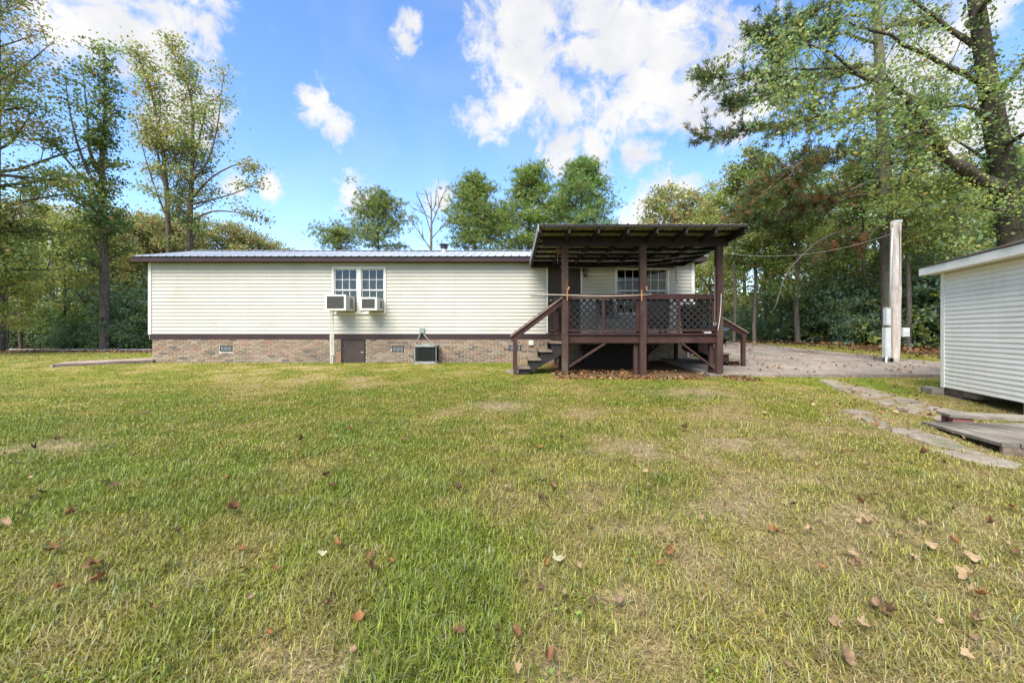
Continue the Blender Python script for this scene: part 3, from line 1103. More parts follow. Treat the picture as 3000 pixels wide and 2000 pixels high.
# roof jack
rj = at(1301, 735, 14.0)
zr = EZ + (14.0 - EY) / (RY - EY) * (RZ - EZ)
jack = tag(root('flue_pipe', (rj.x, 14.0, zr)), 'short dark flue pipe with flat cap on the house roof', 'flue pipe')
MB().lathe((rj.x, 14.0, zr - .05), [(.17, 0), (.13, .06), (.1, .09), (.1, .26)], 16).build('pipe', M_STEELGREY, jack, True)
MB().lathe((rj.x, 14.0, zr + .14), [(.12, 0), (.135, .01), (.135, .035), (.12, .045)], 16).build('collar', M_BROWNTRIM, jack)
MB().lathe((rj.x, 14.0, zr + .21), [(.11, 0), (.16, .02), (.16, .05), (.03, .09)], 16).build('cap', M_BROWNTRIM, jack)

# ------------------------------------------------------------------ things on and by the front wall
def window_ac(x0, x1, z0, z1, proud, label, lean=0.0, wide_top=False):
    y0 = WY - proud
    o = tag(root('air_conditioner', ((x0 + x1) / 2, WY - .1, z0)), label, 'air conditioner', 'air conditioners in the paired windows')
    t = 0.035
    sh = MB()
    sh.box(x0, x1, y0 + .01, WY + .05, z1 - t, z1)
    sh.box(x0, x1, y0 + .01, WY + .05, z0, z0 + t)
    sh.box(x0, x0 + t, y0 + .01, WY + .05, z0 + t, z1 - t)
    sh.box(x1 - t, x1, y0 + .01, WY + .05, z0 + t, z1 - t)
    sh.box(x0 + t, x1 - t, y0 + .05, WY + .04, z0 + t, z1 - t)
    sh.build('case', M_ACWHITE, o)
    fr_ = MB()
    for a, b, c, d in ((x0 - .004, x0 + .05, z0 - .004, z1 + .004), (x1 - .05, x1 + .004, z0 - .004, z1 + .004), (x0 + .05, x1 - .05, z1 - .045, z1 + .004), (x0 + .05, x1 - .05, z0 - .004, z0 + .045)):
        fr_.box(a, b, y0 - .006, y0 + .022, c, d)
    fr_.build('back_frame', M_ACWHITE, o)
    MB().box(x0 + .05, x1 - .05, y0 + .012, y0 + .03, z0 + .045, z1 - .045).build('coil', M_ACGRILLE, o)
    n = 22
    for i in range(n):
        z = z0 + .045 + (z1 - z0 - .09) * (i + .5) / n
        MB().box(x0 + .05, x1 - .05, y0 + .004, y0 + .011, z - .003, z + .003).build('fin', M_ACGRILLE, o)
    # slots along the side
    for g in range(3):
        yy = y0 + proud * (.42 + .13 * g)
        MB().box(x1 + .001, x1 + .006, yy, yy + .045, z0 + .07, z1 - .07).build('side_louver', M_ACGRILLE, o)
    # accordion panel that closes the window beside it
    return o


window_ac(sx(984), sx(1041), 1.545, 1.985, 0.74, 'bigger boxy window air conditioner propped on a perforated strut')
window_ac(sx(1079), sx(1125), 1.555, 1.915, 0.70, 'smaller window air conditioner without a strut below it')
# slotted steel strut: two lengths bolted together
st = tag(root('support_strut', (sx(978), WY - .12, 0)), 'pale perforated steel angle strut standing under the bigger air conditioner', 'strut')


def slotted(name, a, b, w, par):
    a, b = Vector(a), Vector(b)
    L_ = (b - a).length
    t = (b - a).normalized()
    n = int(L_ / .055)
    mb = MB()
    mb.beam(a + Vector((-w * .40, 0, 0)), b + Vector((-w * .40, 0, 0)), w * .25, .004)
    mb.beam(a + Vector((w * .40, 0, 0)), b + Vector((w * .40, 0, 0)), w * .25, .004)
    for i in range(n + 1):
        c = a + t * min(L_ - .012, max(.012, L_ * i / n))
        mb.beam(c - t * .012, c + t * .012, w * .56, .004)
    mb.beam(a + Vector((w * .52, .02, 0)), b + Vector((w * .52, .02, 0)), .004, .04)
    mb.build(name, M_GREYMETAL if False else M_ACWHITE, par)


slotted('upper_angle', (sx(986), WY - .30, .25), (sx(990) + .0, WY - .45, 1.55), .09, st)
slotted('lower_angle', (sx(980), WY - .22, -.05), (sx(983), WY - .31, .85), .08, st)

# outdoor condenser
cb = on_ground(1245, 1067)
cx, cy = cb.x, cb.y + .33
cz = gz(cx, cy)
cu_ = tag(root('condenser_unit', (cx, cy, cz)), 'round-cornered dark outdoor condenser unit with grey lid and rims by the brick skirt', 'condenser unit')


def rsq(w, r, n=6):
    pts = []
    for qx, qy, a0 in ((1, 1, 0), (-1, 1, 90), (-1, -1, 180), (1, -1, 270)):
        for i in range(n + 1):
            a = math.radians(a0 + 90 * i / n)
            pts.append((qx * (w - r) + r * math.cos(a), qy * (w - r) + r * math.sin(a)))
    return pts


def ring_prism(mb, w, r, z0, z1):
    p = rsq(w, r)
    mb.prism([(cx + x, cy + y, z0) for x, y in p], (0, 0, z1 - z0))


W2 = .315
MB().box(cx - .36, cx + .36, cy - .36, cy + .36, cz - .08, cz + .035).build('pad', M_BLOCK, cu_)
mb = MB(); ring_prism(mb, W2 + .01, .10, cz + .035, cz + .075); mb.build('base_pan', M_STEELGREY, cu_)
mb = MB(); ring_prism(mb, W2 - .02, .09, cz + .075, cz + .50); mb.build('coil', M_DARKGREEN, cu_)
mb = MB(); ring_prism(mb, W2 + .015, .11, cz + .50, cz + .54); mb.build('lid', M_STEELGREY, cu_)
MB().lathe((cx, cy, cz + .535), [(.2, 0), (.2, .02), (.05, .045)], 20).build('fan_grille', M_STEELGREY, cu_)
pr = rsq(W2, .10, 5)
gw = MB()
for i in range(len(pr)):
    gw.tube([(cx + pr[i][0], cy + pr[i][1], cz + .07), (cx + pr[i][0], cy + pr[i][1], cz + .51)], .004, 4)
for i in range(9):
    xx = -.2 + .05 * i
    gw.tube([(cx + xx, cy - W2, cz + .07), (cx + xx, cy - W2, cz + .51)], .003, 4)
for k in range(9):
    z = cz + .10 + .045 * k
    gw.tube([(cx + x, cy + y, z) for x, y in pr + pr[:1]], .003, 4, False)
gw.build('guard_wire', noisy('dark_guard_wire', (.035, .036, .033), (.055, .055, .05), 20.0, .8, spec=.1), cu_)
for s_ in (-1, 1):
    MB().box(cx + s_ * (W2 - .01) - .015, cx + s_ * (W2 - .01) + .015, cy - W2 + .05, cy - W2 + .09, cz + .07, cz + .5).build('corner_post', M_STEELGREY, cu_)
MB().box(cx - .43, cx - .36, cy - .2, cy + .1, cz - .03, cz + .10).build('stone_wedge', M_BLOCK, cu_)

db = tag(root('disconnect_box', (sx(1237), WY - .02, sz(976))), 'small grey electrical disconnect box on the siding above the condenser', 'electrical box')
MB().box(sx(1230), sx(1244), WY - .10, WY - .016, sz(976), sz(960)).build('case', M_GREYMETAL, db)
MB().box(sx(1231), sx(1243), WY - .106, WY - .1, sz(975), sz(961)).build('cover', noisy('green_grey_enamel', (.16, .2, .19), (.2, .25, .24), 9.0), db)
for a, b in (((1233, 977), (1221, 1002)), ((1241, 977), (1290, 1020))):
    p0, p1 = Vector((sx(a[0]), WY - .06, sz(a[1]))), Vector((sx(b[0]), WY - .12, sz(b[1])))
    m_ = (p0 + p1) / 2 + Vector((0, -.05, -.05))
    MB().tube([p0, p0 * .6 + m_ * .4, m_, p1 * .5 + m_ * .5, p1, p1 + Vector((.0, .13, -.02))], .012, 7).build('conduit', M_WIRE, db, True)

dv = tag(root('dryer_vent', (sx(1556), WY, sz(1010))), 'small white louvred dryer vent on the bricks beside the stair', 'vent')
MB().box(sx(1549), sx(1563), WY - .05, WY - .008, sz(1011), sz(997)).build('hood', M_WHITE, dv)
for i in range(3):
    z = sz(1010) + .045 * i
    MB().box(sx(1550), sx(1562), WY - .062, WY - .0505, z, z + .036).build('flap', M_WHITE, dv)

# wall lantern beside the door
wl_ = tag(root('wall_lantern', (sx(1713), WY - .03, sz(812))), 'black wall lantern beside the entry door', 'wall lamp')
lx = sx(1713)
MB().box(lx - .05, lx + .05, WY - .045, WY - .018, sz(800), sz(785)).build('back_plate', M_BLACK, wl_)
MB().tube([(lx, WY - .04, sz(792)), (lx, WY - .10, sz(786)), (lx, WY - .13, sz(788))], .01, 6).build('bracket', M_BLACK, wl_)
MB().lathe((lx, WY - .13, sz(811)), [(.05, 0), (.055, .01), (.075, .16), (.08, .17)], 6).build('lantern_glass', M_CARGLASS, wl_)
MB().lathe((lx, WY - .13, sz(811) + .17), [(.09, 0), (.06, .05), (.015, .075)], 6).build('lantern_roof', M_BLACK, wl_)
MB().lathe((lx, WY - .13, sz(811) - .02), [(.02, 0), (.055, .018)], 6).build('finial', M_BLACK, wl_)

tag(MB().tube([(sx(1978), WY - .03, sz(775)), (sx(1978) + .01, WY - .03, sz(800)), (sx(1979), WY - .03, sz(818)), (sx(1982), WY - .035, sz(829))], .005, 5).build('hanging_cable', M_DARKWIRE), 'thin dark cable hanging down the siding at the porch end', 'cable')
tag(MB().tube([(sx(2013), WY - .06, .06), (sx(2013), WY - .06, .42), (sx(2013), WY - .0, .44)], .03, 8).build('drain_pipe', M_GREYMETAL), 'short grey standpipe against the bricks behind the porch stair', 'pipe')

# low boarded walk off the far end of the house
wk = tag(root('boarded_walk', (-11.7, 12.2, 0)), 'low dusty brown boarded walk off the end of the house', 'boardwalk')
WA, WB_ = Vector((-12.32, 11.28, 0)), Vector((-10.62, 12.42, 0))
wt = (WB_ - WA).normalized()
wn_ = Vector((-wt.y, wt.x, 0))
for i in range(7):
    a = WA + wn_ * (.14 * i + .04 + .001) + Vector((0, 0, .048))
    b = WB_ + wn_ * (.14 * i + .04 + .001) + Vector((0, 0, .092))
    MB().beam(a, b, .133, .03).build('walk_board', M_RAMPDECK, wk)
MB().beam(WA + Vector((0, 0, -.02)), WB_ + Vector((0, 0, .01)), .04, .14).build('edge_joist', M_TREAD, wk)
MB().beam(WA + wn_ * .95 + Vector((0, 0, -.02)), WB_ + wn_ * .95 + Vector((0, 0, .01)), .04, .12).build('edge_joist', M_TREAD, wk)
MB().box(WA.x - .10, WA.x + .0, WA.y - .05, WA.y + .08, -.1, .04).build('end_block', M_STONE, wk)

# ------------------------------------------------------------------ covered porch
porch = tag(root('covered_porch', ((DX0 + DX1) / 2, 11.0, 0)), 'dark raised timber porch with lattice rails and a ribbed metal roof', 'porch')
PFY, PFZ, PBY, PBZ = 8.9, 3.25, 12.16, 3.03
PX0, PX1 = 0.70, 5.18


def prz(y):
    return PFZ + (PBZ - PFZ) * (y - PFY) / (PBY - PFY)


pr_o = MB().beam((PX0, PBY - .03, prz(PBY) - .10), (PX1, PBY - .03, prz(PBY) - .10), .04, .15).build('porch_roof', M_DARKWOOD, porch)
NS = 5
sw = (PX1 - PX0) / NS
ps = rib_sheet('roof_panel', sw, PFY, PFZ, PBY, PBZ, M_PORCHROOF)
for i in range(NS):
    o = link('roof_panel', ps, pr_o)
    o.location = (PX0 + i * sw, 0, 0.0015 * (i % 2))
MB().box(PX0, PX1, PFY + .005, PFY + .035, PFZ - .055, PFZ - .008).build('front_batten', M_DARKWOOD, pr_o)
for i, y in enumerate(np.linspace(PFY + .45, PBY - .3, 6)):
    MB().beam((PX0, y, prz(y) - .026), (PX1, y, prz(y) - .026), .085, .04).build('purlin', M_DARKWOOD, pr_o)
for i in range(8):
    x = PX0 + .02 + (PX1 - PX0 - .04) * i / 7
    MB().beam((x, PFY + .04, prz(PFY + .04) - .115), (x, PBY - .055, prz(PBY) - .115), .04, .135).build('rafter', M_DARKWOOD if i not in (0,) else M_DARKWOOD, pr_o)
MB().beam((PX0 - .022, PFY, PFZ - .075), (PX0 - .022, PBY, PBZ - .075), .02, .16).build('barge_strip', M_STEELGREY, pr_o)
MB().beam((PX1 + .012, PFY, PFZ - .075), (PX1 + .012, PBY, PBZ - .075), .02, .16).build('barge_strip', M_DARKWOOD, pr_o)
BY = 9.72
MB().box(.83, 4.98 + .20, BY - .05, BY + .045, 2.945, 3.13).build('beam', M_DARKWOOD, porch)
MB().box(PX0 + .03, 5.0, 12.36, 12.46, 2.86, 3.0).build('ledger', M_DARKWOOD, porch)
POSTX = (1.36, 3.185, 4.975)
for x in POSTX:
    MB().box(x - .07, x + .07, BY - .075, BY + .065, gz(x, BY) - .25, 2.945).build('post', M_POST, porch)
# shorter posts that carry the deck
for x, y in ((POSTX[1] - .13, BY + .12), (4.86, BY + .14), (1.40, 11.9), (3.9, 11.9), (4.86, 11.9), (1.40, 10.85)):
    MB().box(x - .045, x + .045, y - .045, y + .045, gz(x, y) - .2, DZ - .225).build('deck_post', M_POST, porch)
# frame
MB().box(DX0, DX1, DY0 + .02, DY0 + .06, DZ - .225, DZ - .036).build('rim_joist', M_PORCHWOOD, porch)
MB().box(DX0, DX1, DY1 - .04, DY1, DZ - .225, DZ - .036).build('rim_joist', M_PORCHWOOD, porch)
for i in range(8):
    x = DX0 + .02 + (DX1 - DX0 - .04) * i / 7
    MB().box(x - .019, x + .019, DY0 + .061, DY1 - .041, DZ - .22, DZ - .037).build('joist', M_PORCHWOOD, porch)
nb = 19
for i in range(nb):
    y = DY0 - .02 + (DY1 - DY0 + .02) * i / nb
    MB().box(DX0 - .03, DX1 + .02, y, y + (DY1 - DY0) / nb - .005, DZ - .035, DZ).build('deck_board', M_PORCHWOOD, porch)
# knee braces
for a, b in (((1.46, BY + .02, .12), (2.30, BY + .02, .66)), ((4.88, BY + .05, .08), (4.10, BY + .05, .68)), ((3.92, 11.85, .18), (4.45, 11.85, .7)),
             ((1.42, 11.85, .15), (1.42, 11.0, .62)), ((3.86, 11.85, .15), (3.2, 11.85, .62))):
    MB().beam(a, b, .04, .10, up=(0, 1, 0)).build('brace', M_POST, porch)

# railings with crossed lattice slats
def lattice(par, P0, P1, z0, z1, pitch=.158, w=.038, th=.007):
    """slats between P0 and P1 (plan points), heights z0..z1, clipped to the panel"""
    P0, P1 = Vector((*P0, 0)), Vector((*P1, 0))
    L_ = (P1 - P0).length
    t = (P1 - P0).normalized()
    nrm = Vector((-t.y, t.x, 0))
    H = z1 - z0
    for s in (1, -1):
        k0 = -int(H / pitch) - 1
        for k in range(k0, int((L_ + H) / pitch) + 2):
            u0 = k * pitch if s > 0 else k * pitch
            # line u = u0 + s*v for v in 0..H
            va, vb = 0.0, H
            ua, ub = u0 + s * va, u0 + s * vb
            lo, hi = 0.0, L_
            if s > 0:
                v_lo, v_hi = max(0, lo - u0), min(H, hi - u0)
            else:
                v_lo, v_hi = max(0, u0 - hi), min(H, u0 - lo)
            if v_hi - v_lo < .03:
                continue
            a = P0 + t * (u0 + s * v_lo) + Vector((0, 0, z0 + v_lo)) + nrm * (s * th * .55)
            b = P0 + t * (u0 + s * v_hi) + Vector((0, 0, z0 + v_hi)) + nrm * (s * th * .55)
            MB().beam(a, b, w, th, up=nrm).build('lattice_slat', M_LATTICE, par)


ZT, ZB = 1.79, 0.99
for (x0, x1, mid) in ((POSTX[0] + .07, POSTX[1] - .07, sx(1766) * 9.78 / 12.5), (POSTX[1] + .07, POSTX[2] - .07, sx(1987) * 9.78 / 12.5)):
    y = 9.765
    rl = MB().box(x0, x1, y - .05, y + .05, ZT, ZT + .035).build('railing', M_PORCHWOOD, porch)
    MB().box(x0, x1, y - .045, y - .005, ZT - .085, ZT - .001).build('top_rail', M_PORCHWOOD, rl)
    MB().box(x0, x1, y - .045, y - .005, ZB - .045, ZB).build('bottom_rail', M_PORCHWOOD, rl)
    for xx in (mid, x0 + .03, x1 - .03):
        MB().box(xx - .03, xx + .03, y - .044 if xx == mid else y - .004, y - .006 if xx == mid else y + .034, DZ, ZT - .001).build('rail_post', M_PORCHWOOD, rl)
    lattice(rl, (x0, y + .015), (x1, y + .015), ZB - .02, ZT - .02)
# side rails
for X, Y0, Y1 in ((DX0 + .02, 10.85, 12.40), (DX1 - .03, 9.85, 10.75)):
    rl = MB().box(X - .05, X + .05, Y0, Y1, ZT, ZT + .035).build('railing', M_PORCHWOOD, porch)
    MB().box(X - .02, X + .02, Y0, Y1, ZB - .045, ZB).build('bottom_rail', M_PORCHWOOD, rl)
    for yy in (Y0 + .045, Y1 - .045):
        MB().box(X - .045, X + .045, yy - .045, yy + .045, DZ, ZT - .001).build('rail_post', M_PORCHWOOD, rl)
    lattice(rl, (X + .02, Y0), (X + .02, Y1), ZB, ZT)

# stairs
def stair(x_top, sgn, y0, y1, z_top, n, run, rise, zg, rails, nx):
    stp = MB()
    # sawtooth stringers
    par = None
    for k, y in enumerate((y0 + .02, y1 - .06)):
        pts = []
        for i in range(n):
            X = x_top + sgn * run * i
            Z = z_top - rise * (i + 1)
            pts += [(X, y, Z - .042), (X + sgn * run, y, Z - .042)]
        xe = x_top + sgn * run * n
        pts += [(xe, y, zg - .03), (xe - sgn * .14, y, zg - .03), (x_top, y, z_top - rise - .30)]
        s_ = MB().prism(pts, (0, .04, 0))
        if par is None:
            par = s_.build('stair', M_DARKWOOD if sgn < 0 else M_PORCHWOOD, porch)
        else:
            s_.build('stringer', M_DARKWOOD if sgn < 0 else M_PORCHWOOD, par)
    for i in range(n):
        X = x_top + sgn * run * i
        Z = z_top - rise * (i + 1)
        a, b = sorted((X - sgn * .02, X + sgn * (run + .03)))
        MB().box(a, b, y0 - .03, y1 + .03, Z - .04, Z).build('tread', M_TREAD, par)
        xr = X + sgn * .0
        a, b = sorted((xr, xr - sgn * .02))
        MB().box(a, b, y0 + .061, y1 - .061, Z - .04 - rise + .042, Z - .041).build('riser', M_DARKWOOD, par)
    for y, zt, zb in rails:
        xe = x_top + sgn * nx
        MB().box(xe - .045, xe + .045, y - .045, y + .045, zg - .15, zb - .01).build('newel_post', M_POST, par)
        MB().beam((x_top + sgn * .0, y, zt), (xe + sgn * .10, y, zb - .05), .04, .13).build('handrail_board', M_PORCHWOOD, par)
        MB().beam((x_top + sgn * .0, y, zt + .085), (xe + sgn * .12, y, zb + .027), .11, .035).build('handrail_cap', M_TREAD, par)
    return par


stair(DX0, -1, 9.76, 10.74, DZ, 4, .255, .20, gz(.4, 10) - .0, ((9.74, 1.66, .80), (10.76, 1.66, .80)), 1.10)
stair(DX1 + .02, 1, 10.88, 11.95, DZ, 4, .27, .175, float(slab_z(11.2)), ((10.86, 1.58, .88),), 1.16)
tag(MB().box(-.03, .30, 10.02, 10.62, -.2, -.035).build('step_block', M_STONE), 'pale flat stone block at the foot of the porch stair', 'stone')

# long cane tied to the rail with orange straps
pts = [at(1570, 862, 9.58), at(1650, 864, 9.585), at(1730, 867, 9.59), at(1800, 867, 9.59), at(1860, 865, 9.585), at(1908, 862, 9.58)]
tag(MB().tube(pts, [.010, .012, .012, .012, .010, .008], 8).build('cane_pole', M_CANE, None, True), 'long pale cane tied across the porch posts', 'pole')
tag(MB().tube([at(1555, 867.5, 9.60), at(1690, 869, 9.605)], .009, 6).build('thin_rod', M_DARKWIRE), 'thin dark rod sticking out beside the pale cane', 'rod')
for x, ytop, lab in ((1662, 850, 'orange strap hanging from the cane near the stair post'), (1880, 848, 'orange strap tied round the middle porch post')):
    r_ = tag(root('strap', tuple(at(x, 880, 9.56))), lab, 'strap')
    MB().beam(at(x, ytop, 9.555), at(x, 880, 9.555), .024, .006, up=(0, 1, 0)).build('band', M_ORANGE, r_)
    MB().beam(at(x - 3, 866, 9.555), at(x + 3, 866, 9.555), .026, .02, up=(0, 1, 0)).build('knot', M_ORANGE, r_)
    if x < 1700:
        MB().tube([at(x, 852, 9.55), at(x + 4, 845, 9.55), at(x + 6, 840, 9.55)], [.012, .022, .016], 7).build('tassel', M_ORANGE, r_)
    else:
        MB().beam(at(x + 14, 838, 9.62), at(x + 14, 850, 9.62), .03, .02, up=(0, 1, 0)).build('clip', M_ORANGE, r_)
tag(MB().tube([at(2113, 860, 9.62), at(2112, 900, 9.62), at(2108, 940, 9.61), at(2104, 962, 9.61), at(2104, 968, 9.62)], .006, 6).build('white_cord', M_WHITE), 'white cord hanging on the end porch post', 'cord')
ch = tag(root('wire_bundle', tuple(at(2094, 950, 9.6))), 'small silvery wire bundle hooked on the end porch post', 'wire')
MB().tube([at(2094, 780, 9.63), at(2094.5, 870, 9.63), at(2094, 940, 9.63)], .004, 5).build('hanger', M_WIRE, ch)
cc = at(2094, 948, 9.61)
w_ = MB()
R = rng(8)
for i in range(5):
    a0 = R.uniform(0, 6.28)
    w_.tube([cc + Vector((.035 * math.cos(a0 + q), R.uniform(-.01, .01), .04 * math.sin(a0 + q) * (1 - .1 * i))) for q in np.linspace(0, 5.5, 10)], .004, 5)
w_.build('coil', M_WIRE, ch)
# clotheslines under the porch roof
for i, (a, b, sag) in enumerate((((1.36, 9.78, 2.80), (4.97, 9.80, 2.86), .02), ((1.36, 10.3, 2.70), (4.97, 9.82, 2.82), .10), ((1.38, 10.8, 2.62), (4.96, 10.4, 2.8), .10))):
    a, b = Vector(a), Vector(b)
    pts = [a.lerp(b, t) + Vector((0, 0, -sag * 4 * t * (1 - t))) for t in np.linspace(0, 1, 12)]
    tag(MB().tube(pts, .0045, 5).build('clothesline', M_WIRE), 'thin pale clothesline strung under the porch roof', 'line', 'clotheslines under the porch roof')
hb = tag(root('hanging_pot', tuple(at(1640, 735, 10.2))), 'dull brown pot hanging on wires under the porch roof', 'pot')
hp = at(1640, 742, 10.2)
MB().lathe(hp, [(.06, 0), (.09, .03), (.10, .11), (.09, .115)], 14).build('pot', M_TERRACOTTA, hb)
for i in range(3):
    a0 = 2.1 * i + .3
    MB().tube([hp + Vector((.095 * math.cos(a0), .095 * math.sin(a0), .11)), hp + Vector((0, 0, .30))], .004, 4).build('hanger', M_WIRE, hb)
for i, (dx, dy) in enumerate(((-.03, 28), (.05, 24))):
    MB().tube([hp + Vector((dx, 0, .01)), hp + Vector((dx * 2, .01, -.12)), hp + Vector((dx * 1.4, .0, -.26))], .006, 5).build('dangling_stem', M_WIRE, hb)

# guessed dark boards, added so the space under the deck reads dark
bs = tag(root('dark_fill_boards', (3.2, 11.75, gz(3.2, 11.75))), 'guessed dark boards added to deepen the shade under the porch', 'boards')
R = rng(88)
for i in range(7):
    z_ = gz(3.2, 11.75) - .02 + .085 * i
    a_, b_ = 2.15 + float(R.uniform(-.08, .08)), 4.02 + float(R.uniform(-.1, .06))
    for y_ in (11.55, 11.76):
        MB().box(a_, b_, y_ + float(R.uniform(-.02, .02)), y_ + .17, z_ + .002, z_ + .08).build('board', M_DARKWOOD, bs)

# covered grill and bin on the deck
gx, gy = 3.78, 10.75
gr = tag(root('covered_grill', (gx, gy, DZ)), 'black covered barbecue grill behind the porch lattice', 'grill')
def cover(name, cx_, cy_, prof, nseg=8, mat=M_BLACK, par=None):
    """soft cover: rounded-rectangle sections (halfx, halfy, z)"""
    mb = MB()
    rings = []
    R_ = rng(77)
    for hx, hy, z in prof:
        ring = []
        for q in range(24):
            a = 2 * math.pi * q / 24
            c, s = math.cos(a), math.sin(a)
            k = 1 + .05 * math.sin(5 * a + z * 9) * (1.9 - z)
            ring.append((cx_ + hx * k * math.copysign(abs(c) ** .5, c), cy_ + hy * k * math.copysign(abs(s) ** .5, s), z))
        rings.append(ring)
    n = 24
    vs = [p for r_ in rings for p in r_]
    fs = [(i * n + q, i * n + (q + 1) % n, (i + 1) * n + (q + 1) % n, (i + 1) * n + q) for i in range(len(rings) - 1) for q in range(n)]
    fs.append(tuple(range((len(rings) - 1) * n, len(rings) * n)))
    mb.add(vs, fs)
    return mb.build(name, mat, par, True)
cover('cover', gx, gy, [(.36, .28, DZ + .12), (.38, .29, DZ + .45), (.40, .30, DZ + .72), (.38, .27, DZ + .86), (.26, .16, DZ + .94), (.05, .04, DZ + .96)], par=gr)
for s_ in (-1, 1):
    for t_ in (-1, 1):
        MB().lathe((gx + s_ * .27, gy + t_ * .18, DZ), [(.035, 0), (.035, .10), (.02, .2)], 8).build('leg', M_BLACK, gr)
bx_, by_ = 4.66, 10.55
bn = tag(root('lidded_bin', (bx_, by_, DZ)), 'dark lidded bin at the end of the porch behind lattice', 'bin')
MB().lathe((bx_, by_, DZ), [(.17, 0), (.19, .05), (.22, .62), (.235, .64)], 18).build('body', M_BLACK, bn, True)
MB().lathe((bx_, by_, DZ + .64), [(.245, 0), (.245, .03), (.18, .08), (.03, .10)], 18).build('lid', M_BLACK, bn, True)
MB().tube([(bx_ - .06, by_, DZ + .73), (bx_ - .05, by_, DZ + .77), (bx_ + .05, by_, DZ + .77), (bx_ + .06, by_, DZ + .73)], .012, 6).build('handle', M_BLACK, bn)
cx2, cy2 = 2.75, 11.3
chr_ = tag(root('folding_chair', (cx2, cy2, DZ)), 'dark folding chair in front of the porch windows', 'chair')
MB().box(cx2 - .25, cx2 + .25, cy2 - .2, cy2 + .22, DZ + .40, DZ + .43).build('seat', M_BLACK, chr_)
MB().beam((cx2, cy2 + .24, DZ + .46), (cx2, cy2 + .36, DZ + .92), .50, .02, up=(0, 1, 0)).build('backrest', M_BLACK, chr_)
for s_ in (-1, 1):
    MB().tube([(cx2 + s_ * .24, cy2 + .38, DZ + .95), (cx2 + s_ * .24, cy2 - .22, DZ)], .014, 6).build('leg', M_STEELGREY, chr_)
    MB().tube([(cx2 + s_ * .26, cy2 - .2, DZ + .5), (cx2 + s_ * .26, cy2 + .3, DZ)], .014, 6).build('leg', M_STEELGREY, chr_)

# ------------------------------------------------------------------ shed
SZ0, SZ1 = -0.146, 2.085


def sp(t, w, z):
    p = SH - SD * t + SV * w
    return Vector((p.x, p.y, z))


SL, SWD = 4.6, 3.0
shed = tag(root('shed', tuple(sp(SL / 2, 0, gz(7.8, 6.0)))), 'cream lap-sided shed standing on concrete blocks', 'shed')
SROT = math.atan2(-SD.y, -SD.x)
mb = MB()
b0 = [sp(0, 0, SZ0), sp(SL, 0, SZ0), sp(SL, SWD, SZ0), sp(0, SWD, SZ0)]
mb.prism(b0, (0, 0, SZ1 - SZ0))
mb.add([sp(0, 0, SZ1), sp(0, SWD, SZ1), sp(0, SWD / 2, SZ1 + .5)], [(0, 1, 2)])
mb.add([sp(SL, 0, SZ1), sp(SL, SWD, SZ1), sp(SL, SWD / 2, SZ1 + .5)], [(0, 2, 1)])
swall = mb.build('wall', M_SHEDSIDE, shed)
SROWS = 27
srh = (SZ1 - SZ0) / SROWS
slap = lap_mesh('siding_board', srh, M_SHEDSIDE, 0.016)
R = rng(41)
for k in range(SROWS):
    o = link('siding_board', slap, swall)
    p = sp(0.10, -0.001, SZ0 + k * srh)
    o.location = p
    o.rotation_euler = (0, 0, SROT)
    o.scale = (SL - .2, 1 + float(R.uniform(-.08, .08)), 1)
for t in (0.0, SL - .10):
    m_ = MB().prism([sp(t - .004, -.026, SZ0 - .01), sp(t + .104, -.026, SZ0 - .01), sp(t + .104, -.0005, SZ0 - .01), sp(t - .004, -.0005, SZ0 - .01)], (0, 0, SZ1 - SZ0 + .01))
    m_.build('corner_trim', M_SHEDTRIM, shed)
m_ = MB().prism([sp(-.004, -.0, SZ0 - .01), sp(-.026, .0, SZ0 - .01), sp(-.026, .1, SZ0 - .01), sp(-.004, .1, SZ0 - .01)], (0, 0, SZ1 - SZ0 + .01))
m_.build('corner_trim', M_SHEDTRIM, shed)
# roof deck, shingles, fascia and soffit
PIT = .30


def rp(t, w, dz=0.0):
    z = 2.245 + PIT * (w + .25) if w <= SWD / 2 else 2.245 + PIT * (SWD / 2 + .25) - PIT * (w - SWD / 2)
    return sp(t, w, z + dz)


ro = MB()
ro.prism([rp(-.25, -.25), rp(SL + .25, -.25), rp(SL + .25, SWD / 2), rp(-.25, SWD / 2)], (0, 0, -.018))
ro.prism([rp(-.25, SWD / 2), rp(SL + .25, SWD / 2), rp(SL + .25, SWD + .25), rp(-.25, SWD + .25)], (0, 0, -.018))
sroof = ro.build('roof', M_SHINGLE, shed)
for c in range(7):
    w0, w1 = -.27 + .14 * c, -.27 + .14 * (c + 1) + .05
    nsh = 16
    for i in range(nsh):
        t0, t1 = -.27 + (SL + .54) * i / nsh, -.27 + (SL + .54) * (i + 1) / nsh - .006
        off = float(R.uniform(-.008, .008))
        MB().prism([rp(t0, w0 + off, .012), rp(t1, w0 + off, .012), rp(t1, w1, .004), rp(t0, w1, .004)], (0, 0, -.006)).build('shingle', M_SHINGLE, sroof)
MB().prism([sp(-.25, -.25, 2.085), sp(SL + .25, -.25, 2.085), sp(SL + .25, -.225, 2.085), sp(-.25, -.225, 2.085)], (0, 0, .143)).build('fascia', M_SHEDTRIM, shed)
MB().prism([sp(-.225, -.2245, 2.088), sp(SL + .225, -.2245, 2.088), sp(SL + .225, -.03, 2.088), sp(-.225, -.03, 2.088)], (0, 0, .012)).build('soffit', M_SHEDTRIM, shed)
MB().prism([rp(-.249, -.2245, -.02), rp(-.249, SWD / 2, -.02), rp(-.249, SWD / 2, -.16), sp(-.249, -.2245, 2.087)], tuple(SD * .02)).build('barge_board', M_SHEDTRIM, shed)
